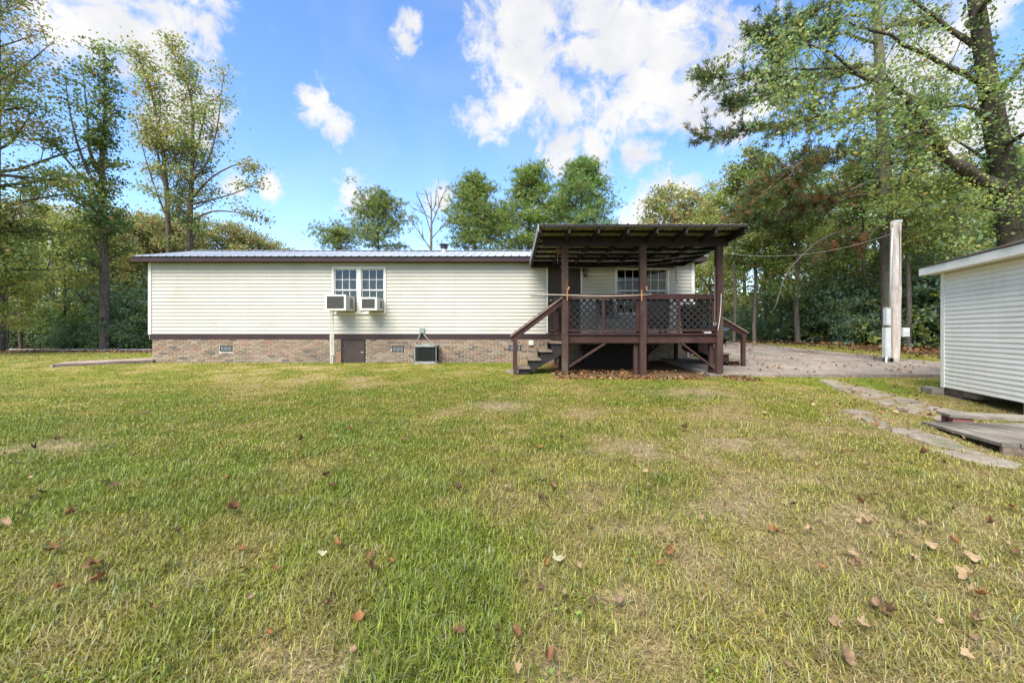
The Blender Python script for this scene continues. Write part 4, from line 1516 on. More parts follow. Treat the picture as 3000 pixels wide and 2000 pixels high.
# piers and a sill timber
for i, (t, w) in enumerate(((.28, .25), (2.1, .25), (4.2, .25), (.3, 2.6), (2.1, 2.6), (4.2, 2.6))):
    c = sp(t, w, 0)
    g_ = gz(c.x, c.y)
    MB().prism([sp(t - .2, w - .2, g_ - .1), sp(t + .2, w - .2, g_ - .1), sp(t + .2, w + .2, g_ - .1), sp(t - .2, w + .2, g_ - .1)], (0, 0, SZ0 - .012 - (g_ - .1))).build('pier_block', M_BLOCK, shed)
MB().prism([sp(.02, .02, SZ0 - .11), sp(.95, .02, SZ0 - .11), sp(.95, .11, SZ0 - .11), sp(.02, .11, SZ0 - .11)], (0, 0, .108)).build('skid', M_TREAD, shed)
ce = sp(-.05, -.16, 0)
tag(MB().prism([sp(-.30, -.20, gz(ce.x, ce.y) - .05), sp(.10, -.20, gz(ce.x, ce.y) - .05), sp(.10, -.02, gz(ce.x, ce.y) - .05), sp(-.30, -.02, gz(ce.x, ce.y) - .05)], (0, 0, .17)).build('timber_block', M_BLOCK),
    'weathered timber block lying at the shed corner', 'timber')

# ramp of grey planks up to the shed door
ramp_o = tag(root('plank_ramp', tuple(Vector((A_RAMP.x, A_RAMP.y, gz(A_RAMP.x, A_RAMP.y))))), 'grey weathered plank ramp lying before the shed', 'ramp')
RG = gz(A_RAMP.x, A_RAMP.y)
RLEN = 1.38


def rmp(u, v, dz=0.0):
    p = A_RAMP - SD * u + SV * v
    return Vector((p.x, p.y, RG + .042 + .06 * (u / RLEN) + .055 * v + dz))


npk = 12
pw = 1.62 / npk
for i in range(npk):
    v0, v1 = i * pw + .003, (i + 1) * pw - .004
    e = float(R.uniform(-.012, .012))
    MB().prism([rmp(e, v0), rmp(RLEN + e, v0), rmp(RLEN + e, v1), rmp(e, v1)], (0, 0, -.034)).build('plank', M_GREYWOOD, ramp_o)
MB().prism([rmp(RLEN - .05, .01, -.036), rmp(RLEN - .01, .01, -.036), rmp(RLEN - .01, 1.6, -.036), rmp(RLEN - .05, 1.6, -.036)], (0, 0, -.10)).build('end_joist', M_TREAD, ramp_o)
MB().prism([rmp(.05, .25, -.036), rmp(.10, .25, -.036), rmp(.10, 1.6, -.036), rmp(.05, 1.6, -.036)], (0, 0, -.08)).build('end_joist', M_TREAD, ramp_o)
stp = tag(root('step_board', tuple(A_RAMP + SV * .4 + SD * .15)), 'dark broad step board resting on red bricks behind the ramp', 'step board')
SB = A_RAMP + SV * .30 + SD * .05
for i in range(2):
    q = [SB + SD * (.15 * i), SB + SD * (.15 * i + .145), SB + SD * (.15 * i + .145) + SV * 1.5, SB + SD * (.15 * i) + SV * 1.5]
    MB().prism([(p.x, p.y, RG + .105 + .004 * k_) for k_, p in enumerate(q)], (0, 0, .035)).build('board', M_GREYWOOD, stp)
for i, (v, u) in enumerate(((.04, .02), (.04, .17), (1.2, .02), (1.2, .17))):
    c = SB + SV * v + SD * u
    for j in range(2):
        br = [c, c + SV * .20, c + SV * .20 + SD * .095, c + SD * .095]
        MB().prism([(p.x, p.y, RG - .045 + .075 * j) for p in br], (0, 0, .074)).build('brick', noisy('red_brick_%d%d' % (i, j), (.15, .06, .05), (.21, .085, .068), 30.0, .9), stp)

# ------------------------------------------------------------------ meter pole by the drive
pb = Vector((10.95, 11.72, float(slab_z(11.7))))
mp = tag(root('meter_pole', tuple(pb)), 'stout bare weathered pole carrying grey meter boxes beside the drive', 'pole')
ptop = Vector((11.04, 11.72, 4.05))
R = rng(9)
pts, rs = [], []
for i in range(14):
    t = i / 13
    pts.append((pb - Vector((0, 0, .2))).lerp(ptop, t) + Vector((.01 * math.sin(5 * t), .008 * math.cos(7 * t), 0)))
    rs.append(.138 - .016 * t + float(R.uniform(-.004, .004)))
MB().tube(pts, rs, 18).build('shaft', M_POLE, mp, True)
MB().lathe(ptop - Vector((0, 0, .05)), [(.125, 0), (.13, .02), (.13, .07), (.11, .08), (.02, .09)], 18).build('cap', M_GREYMETAL, mp)
# long check in the wood
MB().tube([(ptop.x - .045 + .05 * t + .012 * math.sin(9 * t), 11.72 - .118 - .012 * t, 3.9 - 2.6 * t) for t in np.linspace(0, 1, 12)], [.003] + [.009] * 10 + [.002], 5).build('crack', M_DARKWIRE, mp)
MB().tube([(pb.x - .14, 11.68, 1.45), (pb.x - .10, 11.68, 3.0), (pb.x - .06, 11.68, 3.85)], .024, 8).build('conduit', M_GREYMETAL, mp, True)
MB().box(pb.x - .36, pb.x - .14, 11.60, 11.66, .12, 1.62).build('backing_board', M_GREYWOOD, mp)
MB().box(pb.x - .40, pb.x - .27, 11.50, 11.598, 1.12, 1.58).build('meter_box', M_GREYMETAL, mp)
MB().box(pb.x - .43, pb.x - .28, 11.49, 11.598, .22, 1.05).build('breaker_box', M_GREYMETAL, mp)
for z0, z1, y in ((1.15, 1.55, 11.493), (.26, 1.01, 11.483)):
    MB().box(pb.x - .395, pb.x - .295, y, y + .006, z0, z1).build('box_cover', M_GREYMETAL, mp)
MB().tube([(pb.x - .40, 11.5, .23), (pb.x - .41, 11.5, .05), (pb.x - .42, 11.5, -.1)], .022, 7).build('conduit', M_WHITE, mp, True)
MB().tube([(pb.x - .19, 11.56, .2), (pb.x - .19, 11.56, -.05)], .035, 8).build('conduit', M_DARKGREEN, mp)
MB().box(pb.x + .12, pb.x + .31, 11.56, 11.70, .80, 1.05).build('outlet_box', M_GREYMETAL, mp)
MB().box(pb.x + .14, pb.x + .29, 11.553, 11.559, .93, 1.02).build('box_cover', M_WHITE, mp)
MB().tube([(pb.x + .11, 11.62, .78), (pb.x + .24, 11.6, .74), (pb.x + .30, 11.6, .79)], .012, 6).build('cable_loop', M_DARKWIRE, mp)
# service drop to the house and on
def catenary(a, b, sag, r_, name, mat, n=16):
    a, b = Vector(a), Vector(b)
    return MB().tube([a.lerp(b, t) + Vector((0, 0, -sag * 4 * t * (1 - t))) for t in np.linspace(0, 1, n)], r_, 5).build(name, mat)
tag(catenary((10.93, 11.7, 3.72), (6.4, 13.2, 3.55), .40, .0042, 'service_wire', M_WIRE), 'pale service wire sagging from the meter pole towards the house', 'wire')
tag(catenary((10.95, 11.8, 3.55), (10.5, 12.3, 3.5), .2, .007, 'wire_loop', M_DARKWIRE), 'dark loop of wire at the top of the meter pole', 'wire')

# ------------------------------------------------------------------ parked car
def build_car(X, Y, Z, slope):
    o = tag(root('parked_car', (X, Y, Z)), 'dark teal parked car facing the yard on the drive', 'car')
    # sections along the length: y, z_sill, z_shoulder, half widths at sill / shoulder / top, z_top
    secs = [(0.0, .42, .62, .55, .72, .66), (0.06, .28, .70, .70, .82, .74), (.25, .20, .80, .84, .90, .84), (.7, .18, .88, .90, .93, .93), (1.2, .18, .95, .91, .94, 1.0),
            (1.8, .18, .98, .92, .95, 1.02), (2.6, .18, .99, .92, .95, 1.03), (3.6, .18, 1.0, .92, .95, 1.04), (4.2, .22, 1.0, .90, .93, 1.04), (4.45, .32, .95, .84, .88, 1.0), (4.55, .45, .85, .75, .8, .9)]
    rings = []
    for y, zs, zh, ws, wh, zt in secs:
        half = [(ws * .8, zs), (ws, zs + .08), (wh, (zs + zh) / 2 + .05), (wh * .985, zh), (wh * .86, zt), (wh * .45, zt + .025)]
        rings.append([(X + a, Y + y, Z + z + slope * y) for a, z in half] + [(X - a, Y + y, Z + z + slope * y) for a, z in reversed(half)])
    n = 12
    mb = MB()
    mb.add([p for r_ in rings for p in r_], [(i * n + q, i * n + (q + 1) % n, (i + 1) * n + (q + 1) % n, (i + 1) * n + q) for i in range(len(rings) - 1) for q in range(n)] +
           [tuple(range(n - 1, -1, -1)), tuple(range((len(rings) - 1) * n, len(rings) * n))])
    body = mb.build('body', M_CARPAINT, o, True)
    # cabin glass and roof
    cab = [(1.15, .99, .80, .80), (1.95, 1.58, .66, .66), (3.4, 1.62, .66, .66), (4.35, 1.02, .76, .76)]
    low = [(1.15, 1.0, .80), (1.95, 1.0, .82), (3.4, 1.02, .82), (4.35, 1.02, .76)]
    vs = []
    for (y, z, w, _), (y2, z2, w2) in zip(cab, low):
        vs += [(X - w2, Y + y2, Z + z2 + slope * y2), (X - w, Y + y, Z + z + slope * y), (X + w, Y + y, Z + z + slope * y), (X + w2, Y + y2, Z + z2 + slope * y2)]
    MB().add(vs, [(4 * i + q, 4 * i + q + 1, 4 * i + q + 5, 4 * i + q + 4) for i in range(3) for q in range(3)]).build('window_glass', M_CARGLASS, o)
    MB().add([(X + s * w, Y + y, Z + z + slope * y) for y, w, z in ((1.9, .665, 1.59), (2.5, .68, 1.65), (3.2, .675, 1.655), (3.5, .66, 1.63)) for s in (-1, 1)],
             [(2 * i, 2 * i + 1, 2 * i + 3, 2 * i + 2) for i in range(3)]).build('car_roof', M_CARPAINT, o, True)
    for s in (-1, 1):
        for (ya, za, wa), (yb, zb, wb) in (((1.1, 1.0, .81), (1.95, 1.59, .67)), ((2.7, 1.0, .83), (2.7, 1.62, .675)), ((4.3, 1.02, .78), (3.4, 1.62, .67))):
            MB().beam((X + s * wa, Y + ya, Z + za + slope * ya), (X + s * wb, Y + yb, Z + zb + slope * yb), .07, .06).build('pillar', M_CARPAINT, o)
        hl = MB().add([(X + s * .50, Y + .045, Z + .66), (X + s * .80, Y + .14, Z + .70), (X + s * .86, Y + .38, Z + .80), (X + s * .72, Y + .20, Z + .80), (X + s * .52, Y + .08, Z + .73)], [(0, 1, 2, 3, 4), (4, 3, 2, 1, 0)])
        hl.build('headlight', M_LAMPGLASS, o)
        MB().box(X + s * .93 - .08, X + s * .93 + .10, Y + 1.55, Y + 1.63, Z + 1.02 + slope * 1.5, Z + 1.17 + slope * 1.5).build('mirror', M_CARPAINT, o)
        MB().lathe((X + s * .62, Y + .09, Z + .42), [(.01, -.04), (.05, -.03), (.05, .03), (.01, .04)], 10).build('fog_lamp', M_LAMPGLASS, o)
        for yy in (.85, 3.55):
            c = Vector((X + s * .84, Y + yy, Z + .33 + slope * yy))
            w_ = MB()
            ringp = [(.33, -.1), (.345, -.08), (.345, .08), (.33, .1), (.21, .1), (.2, -.1)]
            m = 20
            w_.add([c + Vector((x_, r_ * math.cos(2 * math.pi * q / m), r_ * math.sin(2 * math.pi * q / m))) for r_, x_ in ringp for q in range(m)],
                   [(i * m + q, i * m + (q + 1) % m, ((i + 1) % 6) * m + (q + 1) % m, ((i + 1) % 6) * m + q) for i in range(6) for q in range(m)])
            wh = w_.build('wheel', M_RUBBER, o, True)
            r2 = MB()
            for q in range(5):
                a = 2 * math.pi * q / 5
                r2.beam(c + Vector((s * .09, 0, 0)), c + Vector((s * .09, .2 * math.cos(a), .2 * math.sin(a))), .05, .03, up=(1, 0, 0))
            r2.build('rim', M_ALLOY, wh)
    for k in range(4):
        z = .50 + .045 * k
        MB().box(X - .46, X + .46, Y - .012 + .004 * k, Y + .03, Z + z, Z + z + .018).build('grille_bar', M_ALLOY, o)
    MB().box(X - .78, X + .78, Y - .015, Y + .10, Z + .30, Z + .40).build('bumper_insert', M_BLACK, o)
    MB().box(X - .26, X + .26, Y - .03, Y - .016, Z + .38, Z + .49).build('number_plate', M_WHITE, o)
    return o


build_car(7.86, 15.95, float(slab_z(16.0)) + .005, .03)

# ------------------------------------------------------------------ vegetation builders
def unit(a):
    return a / np.maximum(np.linalg.norm(a, axis=-1, keepdims=True), 1e-9)


def leaf_mesh(name, P, size, col, r, up=1.0, aspect=0.62, mat=None, fold=.10):
    """one kite-shaped leaf for each point"""
    n = len(P)
    nr = unit(r.normal(size=(n, 3)) + np.array([0, 0, up]))
    t = unit(np.cross(nr, r.normal(size=(n, 3))))
    t[:, 2] -= .25
    t = unit(t)
    b = unit(np.cross(nr, t))
    L_ = size[:, None]
    W = L_ * aspect * .5
    V = np.stack([P, P + t * L_ * .45 + b * W + nr * L_ * fold, P + t * L_, P + t * L_ * .45 - b * W + nr * L_ * fold], 1).reshape(-1, 3)
    Fc = (np.arange(n)[:, None] * 4 + np.arange(4)).ravel()
    return np_mesh(name, V, Fc, 4, mat or M_LEAF, np.repeat(col, 4, 0))


def needle_mesh(name, P, D, L_, col, r, per=9, spread=.9, w=.012, mat=None):
    """tufts of needles fanning out from each point along D"""
    n = len(P)
    d = unit(np.repeat(D, per, 0) + r.normal(size=(n * per, 3)) * spread)
    Lr = (np.repeat(L_, per) * r.uniform(.7, 1.15, n * per))[:, None]
    p = np.repeat(P, per, 0) + r.normal(size=(n * per, 3)) * Lr * .12
    s = unit(np.cross(d, r.normal(size=(n * per, 3)))) * (Lr * w / .18)
    V = np.stack([p - s, p + s, p + d * Lr], 1).reshape(-1, 3)
    Fc = np.arange(n * per * 3)
    return np_mesh(name, V, Fc, 3, mat or M_NEEDLE, np.repeat(np.repeat(col, per, 0) * r.uniform(.75, 1.25, (n * per, 1)), 3, 0))


def pick(r, n, pal, w):
    pal = np.array(pal)
    w = np.array(w, float)
    c = pal[r.choice(len(pal), n, p=w / w.sum())]
    return c * r.uniform(.72, 1.28, (n, 1))


def wander(r, p, d, L_, n, curve, jit):
    """a limb: starts at p along d, bends by curve (z per unit), wobbles"""
    pts = [np.array(p, float)]
    d = np.array(d, float)
    for i in range(n):
        d = d + np.array([0, 0, curve / n]) + r.normal(size=3) * jit
        d = d / np.linalg.norm(d)
        pts.append(pts[-1] + d * L_ / n)
    return np.array(pts)


def along(P, s):
    """point at fraction s of a polyline (by index)"""
    f = s * (len(P) - 1)
    i = min(int(f), len(P) - 2)
    return P[i] + (P[i + 1] - P[i]) * (f - i), unit(P[i + 1] - P[i])


class Plant:
    def __init__(self, seed):
        self.r = rng(seed)
        self.tubes = MB()
        self.twigs = []            # polylines that carry leaves

    def limb(self, P, r0, r1=.01, n=6):
        rs = np.linspace(r0, r1, len(P))
        self.tubes.tube([tuple(p) for p in P], rs.tolist(), n, False)

    def ramify(self, P, r0, ns, sub_len, spread=.9, up=.15, curve=.1, start=.3, third=True, segs=4, twig_r=.012):
        """side branches off limb P, twigs off those"""
        r = self.r
        L_ = np.linalg.norm(np.diff(P, axis=0), axis=1).sum()
        for k in range(ns):
            s = start + (1 - start) * (k + r.uniform(0, 1)) / ns
            p, t = along(P, min(s, .999))
            d = unit(t * .75 + r.normal(size=3) * spread + np.array([0, 0, up]))
            sl = sub_len * (1.15 - .6 * s) * r.uniform(.7, 1.3)
            Q = wander(r, p, d, sl, segs, curve, .16)
            rr = max(twig_r, r0 * .38 * (1 - .6 * s))
            self.limb(Q, rr, twig_r * .5, 4)
            self.twigs.append(Q)
            if third:
                for j in range(3):
                    p2, t2 = along(Q, r.uniform(.3, .98))
                    Q2 = wander(r, p2, unit(t2 * .6 + r.normal(size=3) * spread), sl * .45, 3, curve, .15)
                    self.limb(Q2, twig_r * .7, twig_r * .35, 3)
                    self.twigs.append(Q2)

    def leaf_points(self, n, clump=.22, per=7, bias=0.3):
        """leaves gathered in clumps along the twigs"""
        r = self.r
        T = self.twigs
        w = np.array([np.linalg.norm(np.diff(q, axis=0), axis=1).sum() for q in T])
        nc = max(1, n // per)
        idx = r.choice(len(T), nc, p=w / w.sum())
        s = np.clip(bias + (1 - bias) * r.random(nc), 0, .999)
        C = np.array([along(T[i], q)[0] for i, q in zip(idx, s)])
        C = np.repeat(C, per, 0)
        return C + r.normal(size=C.shape) * clump * np.array([1.1, 1.1, .5])

    def finish(self, name, label, cat, bark, leaves, base, group=None, leaf_name='crown'):
        o = root(name, base)
        tag(o, label, cat, group)
        t = link('trunk', self.tubes.mesh('trunk', bark, True), o)
        for m in leaves:
            c = link(leaf_name, m, o)
            stuff(c)
        for ch in o.children:
            ch.matrix_parent_inverse = Matrix.Identity(4)
        return o


G1, G2, G3 = (.120, .195, .058), (.180, .265, .072), (.250, .320, .084)
YG, OL, OR, BR = (.38, .38, .09), (.34, .305, .115), (.46, .30, .10), (.36, .22, .10)
BLG = (.20, .31, .19)


def broadleaf(seed, H, r0, t0, spread, nl, leaves, size, pal, w, lean=(0, 0), elev=(10, 65), up_curve=.35, clump=.25, name='broad_leaved_tree', label='', group=None, bark=None,
              ns=6, aspect=.65, base=(0, 0, 0), thin=1.0, per=11, sub=.42):
    """single-stemmed tree built about the origin"""
    p = Plant(seed)
    r = p.r
    n = 12
    T = np.array([[lean[0] * (i / n) ** 1.3 * H + .05 * H / 12 * math.sin(i * 1.1 + seed), lean[1] * (i / n) * H + .05 * H / 12 * math.cos(i * .9 + seed), H * i / n] for i in range(n + 1)])
    T[0, 2] = -.25
    p.limb(T, r0, r0 * .12, 9)
    az = r.uniform(0, 6.28)
    for k in range(nl):
        f = (k + .5) / nl
        s = t0 + (1 - t0) * f
        az += 2.4 + r.uniform(-.5, .5)
        el = math.radians(elev[0] + (elev[1] - elev[0]) * f + r.uniform(-10, 10))
        q, _ = along(T, min(s, .99))
        L_ = spread * H * (1.0 - .72 * f) * (.55 + .45 * min(1, f * 5)) * r.uniform(.75, 1.2)
        d = np.array([math.cos(az) * math.cos(el), math.sin(az) * math.cos(el), math.sin(el)])
        P = wander(r, q, d, L_, 6, up_curve, .10)
        rr = max(.015, r0 * (1 - s) * .55 + .012)
        p.limb(P, rr, .012, 5)
        p.twigs.append(P[3:])
        p.ramify(P, rr, ns, L_ * sub, .8, .12, .1, .28)
    C = p.leaf_points(leaves, clump, per)
    cols = pick(r, len(C) // per + 1, pal, w).repeat(per, 0)[:len(C)] * r.uniform(.8, 1.2, (len(C), 1))
    m = leaf_mesh('crown', C, size * r.uniform(.5, 1.4, len(C)), cols, r, aspect=aspect)
    return p.finish(name, label, 'tree', bark or M_BARK, [m], base, group)


def shrub(seed, H, W, leaves, size, pal, w, name='shrub', label='', group=None, base=(0, 0, 0), stems=9, aspect=.6, clump=.13):
    p = Plant(seed)
    r = p.r
    for k in range(stems):
        a = 2.4 * k + r.uniform(-.4, .4)
        tilt = r.uniform(.05, .95)
        d = unit(np.array([math.cos(a) * tilt * W / H, math.sin(a) * tilt * W / H, 1.0]))
        P = wander(r, (r.uniform(-.1, .1), r.uniform(-.1, .1), -.1), d, H * r.uniform(.75, 1.1), 6, -.1, .10)
        p.limb(P, .028, .008, 5)
        p.twigs.append(P[1:])
        p.ramify(P, .03, 8, H * .45, .9, .0, -.1, .12, twig_r=.008)
    C = p.leaf_points(leaves, clump, 8, .1)
    C[:, 2] = np.maximum(C[:, 2], .02)
    cols = pick(r, len(C) // 8 + 1, pal, w).repeat(8, 0)[:len(C)] * r.uniform(.8, 1.2, (len(C), 1))
    m = leaf_mesh('foliage', C, size * r.uniform(.5, 1.4, len(C)), cols, r, aspect=aspect)
    o = root(name, base)
    tag(o, label, 'shrub', group)
    t = link('stems', p.tubes.mesh('stems', M_BARKDARK, True), o)
    t.name = 'stem'
    c = stuff(link('foliage', m, o))
    for chd in o.children:
        chd.matrix_parent_inverse = Matrix.Identity(4)
    return o


def place(o, x, y, s=1.0, rz=0.0, sink=.05, sz_=None, label=None):
    o.location = (x, y, gz(x, y) - sink)
    o.rotation_euler = (0, 0, rz)
    o.scale = (s, s, sz_ or s)
    if label:
        o['label'] = label
    return o


def pxx(x, Y):
    return (x - PX) / F * Y

# ------------------------------------------------------------------ trees that show as individuals
def rel(pts, base):
    return np.array([[p[0] - base[0], p[1] - base[1], p[2] - base[2]] for p in pts])


def dense(P, k=4):
    """resample a polyline smoothly"""
    out = []
    n = len(P)
    for i in range(n - 1):
        p0, p1, p2, p3 = P[max(i - 1, 0)], P[i], P[i + 1], P[min(i + 2, n - 1)]
        for j in range(k):
            t = j / k
            out.append(.5 * ((2 * p1) + (-p0 + p2) * t + (2 * p0 - 5 * p1 + 4 * p2 - p3) * t * t + (-p0 + 3 * p1 - 3 * p2 + p3) * t ** 3))
    out.append(P[-1])
    return np.array(out)


# --- the big sweetgum by the shed: leaning stem and a long limb reaching over the drive
def big_tree():
    Y = 13.2
    bx, by = pxx(2985, Y), Y
    base = (bx, by, gz(bx, by) - .1)
    p = Plant(101)
    r = p.r
    T = dense(rel([(bx, by, base[2] - .2), tuple(at(2975, 760, Y)), tuple(at(2955, 560, Y)), tuple(at(2925, 420, Y)), tuple(at(2895, 250, Y)), tuple(at(2868, 60, Y)), tuple(at(2840, -160, Y)), tuple(at(2820, -500, Y))], base))
    p.tubes.tube([tuple(q) for q in T], np.linspace(.42, .12, len(T)).tolist(), 14, False)
    limbs = [([(2940, 565, 13.2), (2850, 520, 12.9), (2765, 455, 12.5), (2725, 385, 12.2), (2650, 290, 12.0), (2560, 235, 11.8), (2440, 200, 11.7)], .24, 7),
             ([(2895, 250, 13.2), (2760, 190, 12.6), (2600, 110, 12.2), (2480, 60, 12.0)], .10, 9),
             ([(2880, 150, 13.2), (2740, 40, 13.6), (2600, -60, 14.0)], .10, 8),
             ([(2905, 330, 13.2), (2800, 310, 12.4), (2690, 330, 11.9)], .07, 7),
             ([(2880, 300, 13.2), (2960, 220, 12.0), (3060, 120, 11.0)], .09, 7),
             ([(2930, 440, 13.2), (3020, 380, 12.2), (3100, 300, 11.4)], .09, 7),
             ([(2945, 520, 13.2), (2860, 440, 14.2), (2780, 380, 15.2)], .08, 7),
             ([(2870, 60, 13.2), (2920, -60, 12.3), (2960, -160, 11.6)], .09, 7),
             ([(2960, 620, 13.2), (2880, 600, 12.3), (2790, 610, 11.8)], .06, 6),
             ([(2960, 600, 13.2), (3040, 560, 12.2), (3120, 540, 11.4)], .06, 6),
             ([(2725, 385, 12.2), (2640, 400, 11.6), (2540, 440, 11.2)], .06, 7),
             ([(2650, 290, 12.0), (2560, 320, 11.4), (2450, 360, 11.0)], .06, 7),
             ([(2765, 455, 12.5), (2700, 500, 12.0), (2620, 520, 11.7)], .05, 6),
             ([(2840, -160, 13.2), (2700, -120, 12.2), (2560, -60, 11.6)], .10, 8),
             ([(2560, 235, 11.8), (2420, 160, 11.4), (2300, 90, 11.2)], .05, 8),
             ([(2440, 200, 11.7), (2330, 210, 11.4), (2230, 250, 11.3)], .04, 7)]
    for pts, r0, ns in limbs:
        P = dense(rel([tuple(at(*q)) for q in pts], base), 3)
        P[1:-1] += r.normal(size=(len(P) - 2, 3)) * .05
        p.tubes.tube([tuple(q) for q in P], np.linspace(r0, .015, len(P)).tolist(), 8, False)
        p.twigs.append(P[len(P) // 3:])
        p.ramify(P, r0 * .5, ns, 1.9, .85, .05, -.1, .2, twig_r=.011)
    C = p.leaf_points(22000, .25, 12, .12)
    cols = pick(r, len(C) // 12 + 1, [G2, G3, YG, OR, BLG], [.36, .36, .15, .02, .11]).repeat(12, 0)[:len(C)] * r.uniform(.8, 1.2, (len(C), 1))
    m = leaf_mesh('crown', C, .088 * r.uniform(.35, 1.5, len(C)), cols, r, up=.7, aspect=.72)
    # ivy on the stem
    k = 1500
    s = r.uniform(.05, .75, k)
    q = np.array([along(T, v)[0] for v in s])
    ang = r.uniform(0, 6.28, k)
    rad = .44 - .26 * s + r.uniform(0, .10, k)
    q += np.stack([np.cos(ang) * rad, np.sin(ang) * rad, r.normal(size=k) * .1], 1)
    iv = leaf_mesh('ivy', q, .11 * r.uniform(.7, 1.3, k), pick(r, k, [G1, G2, YG], [.5, .4, .1]), r, up=.2, aspect=.9)
    o = p.finish('sweetgum_tree', 'thick leaning tree with ivy on its trunk, a long limb reaching over the drive', 'tree', M_BARKDARK, [m], base)
    c = stuff(link('ivy', iv, o))
    c.matrix_parent_inverse = Matrix.Identity(4)


big_tree()


# --- the pine whose long drooping boughs carry dead brown needles
def near_pine():
    Y = 16.0
    bx, by = pxx(2606, Y), Y
    base = (bx, by, gz(bx, by) - .1)
    p = Plant(202)
    r = p.r
    T = dense(rel([(bx, by, base[2] - .2), tuple(at(2600, 700, Y)), tuple(at(2588, 430, Y)), tuple(at(2578, 200, Y)), tuple(at(2566, 0, Y)), tuple(at(2555, -250, Y)), tuple(at(2550, -520, Y))], base))
    p.tubes.tube([tuple(q) for q in T], np.linspace(.27, .07, len(T)).tolist(), 12, False)
    boughs = [([(2566, 5, 16), (2440, 12, 15.2), (2330, 60, 14.6), (2200, 95, 14.2)], 0),
              ([(2570, 40, 16), (2480, 50, 15.2), (2380, 110, 14.5), (2280, 170, 14.0)], 0),
              ([(2572, 130, 16), (2440, 100, 15.4), (2330, 110, 15.0), (2260, 130, 14.8)], .1),
              ([(2578, 215, 16), (2420, 215, 15), (2230, 230, 14.2), (2060, 225, 13.6)], .2),
              ([(2580, 235, 16), (2430, 270, 15), (2300, 270, 14.4), (2130, 300, 13.9)], .25),
              ([(2585, 320, 16), (2450, 330, 15.2), (2300, 365, 14.5), (2050, 400, 13.8)], .35),
              ([(2587, 430, 16), (2480, 445, 15.3), (2370, 465, 14.8), (2240, 560, 14.3), (2150, 640, 14.0)], .75),
              ([(2590, 455, 16), (2500, 450, 15.4), (2400, 480, 14.8), (2300, 560, 14.4)], .7),
              ([(2590, 520, 16), (2490, 555, 15.3), (2400, 590, 15), (2330, 612, 14.8)], .95),
              ([(2592, 560, 16), (2470, 585, 16.4), (2360, 630, 16.8), (2260, 650, 17)], .6),
              ([(2588, 300, 16), (2680, 290, 15.4), (2760, 320, 15.0)], .2),
              ([(2590, 420, 16), (2680, 440, 16.6), (2770, 480, 17.0)], .3),
              ([(2575, 90, 16), (2660, 60, 16.4), (2740, 70, 16.8)], .1),
              ([(2582, 200, 16), (2530, 190, 17.6), (2440, 220, 19)], .2),
              ([(2600, 660, 16), (2520, 690, 15.6), (2430, 720, 15.2)], .9)]
    PP, DD, CC, LL = [], [], [], []
    gr_ = np.array([(.075, .12, .045), (.105, .155, .055), (.15, .18, .06)])
    br_ = np.array([(.30, .14, .06), (.38, .185, .08), (.2, .115, .06)])
    for pts, dead in boughs:
        P = dense(rel([tuple(at(*q)) for q in pts], base), 4)
        P[1:-1] += r.normal(size=(len(P) - 2, 3)) * .04
        p.tubes.tube([tuple(q) for q in P], np.linspace(.065, .014, len(P)).tolist(), 6, False)
        L_ = np.linalg.norm(np.diff(P, axis=0), axis=1).sum()
        for k in range(int(L_ * 8)):
            s = r.uniform(.22, 1) ** .8
            q, t = along(P, min(.999, s))
            d = unit(t * .8 + r.normal(size=3) * .55 + np.array([0, 0, -.05]))
            Q = wander(r, q, d, r.uniform(.35, 1.15) * (1.15 - .4 * s), 4, .25, .12)
            p.limb(Q, .012, .005, 4)
            nt_ = 11
            for j in range(nt_):
                c, t2 = along(Q, min(.999, .15 + .85 * (j + r.random()) / nt_))
                PP.append(c + r.normal(size=3) * .05)
                DD.append(t2 + np.array([0, 0, .15]))
                isd = r.random() < .6 * dead * (1.15 - .7 * s)
                CC.append((br_ if isd else gr_)[r.integers(3)])
                LL.append(.19)
        for j in range(int(L_ * 8)):
            c, t2 = along(P, min(.999, r.uniform(.45, 1)))
            PP.append(c + r.normal(size=3) * .06)
            DD.append(t2 * .3 + r.normal(size=3))
            CC.append((br_ if r.random() < .7 * dead else gr_)[r.integers(3)])
            LL.append(.19)
    m = needle_mesh('crown', np.array(PP), np.array(DD), np.array(LL), np.array(CC) * r.uniform(.8, 1.25, (len(PP), 1)), r, per=9, spread=.75, w=.012)
    p.finish('pine_tree', 'tall pine with long drooping boughs and patches of dead brown needles over the drive', 'tree', M_BARK, [m], base)


near_pine()


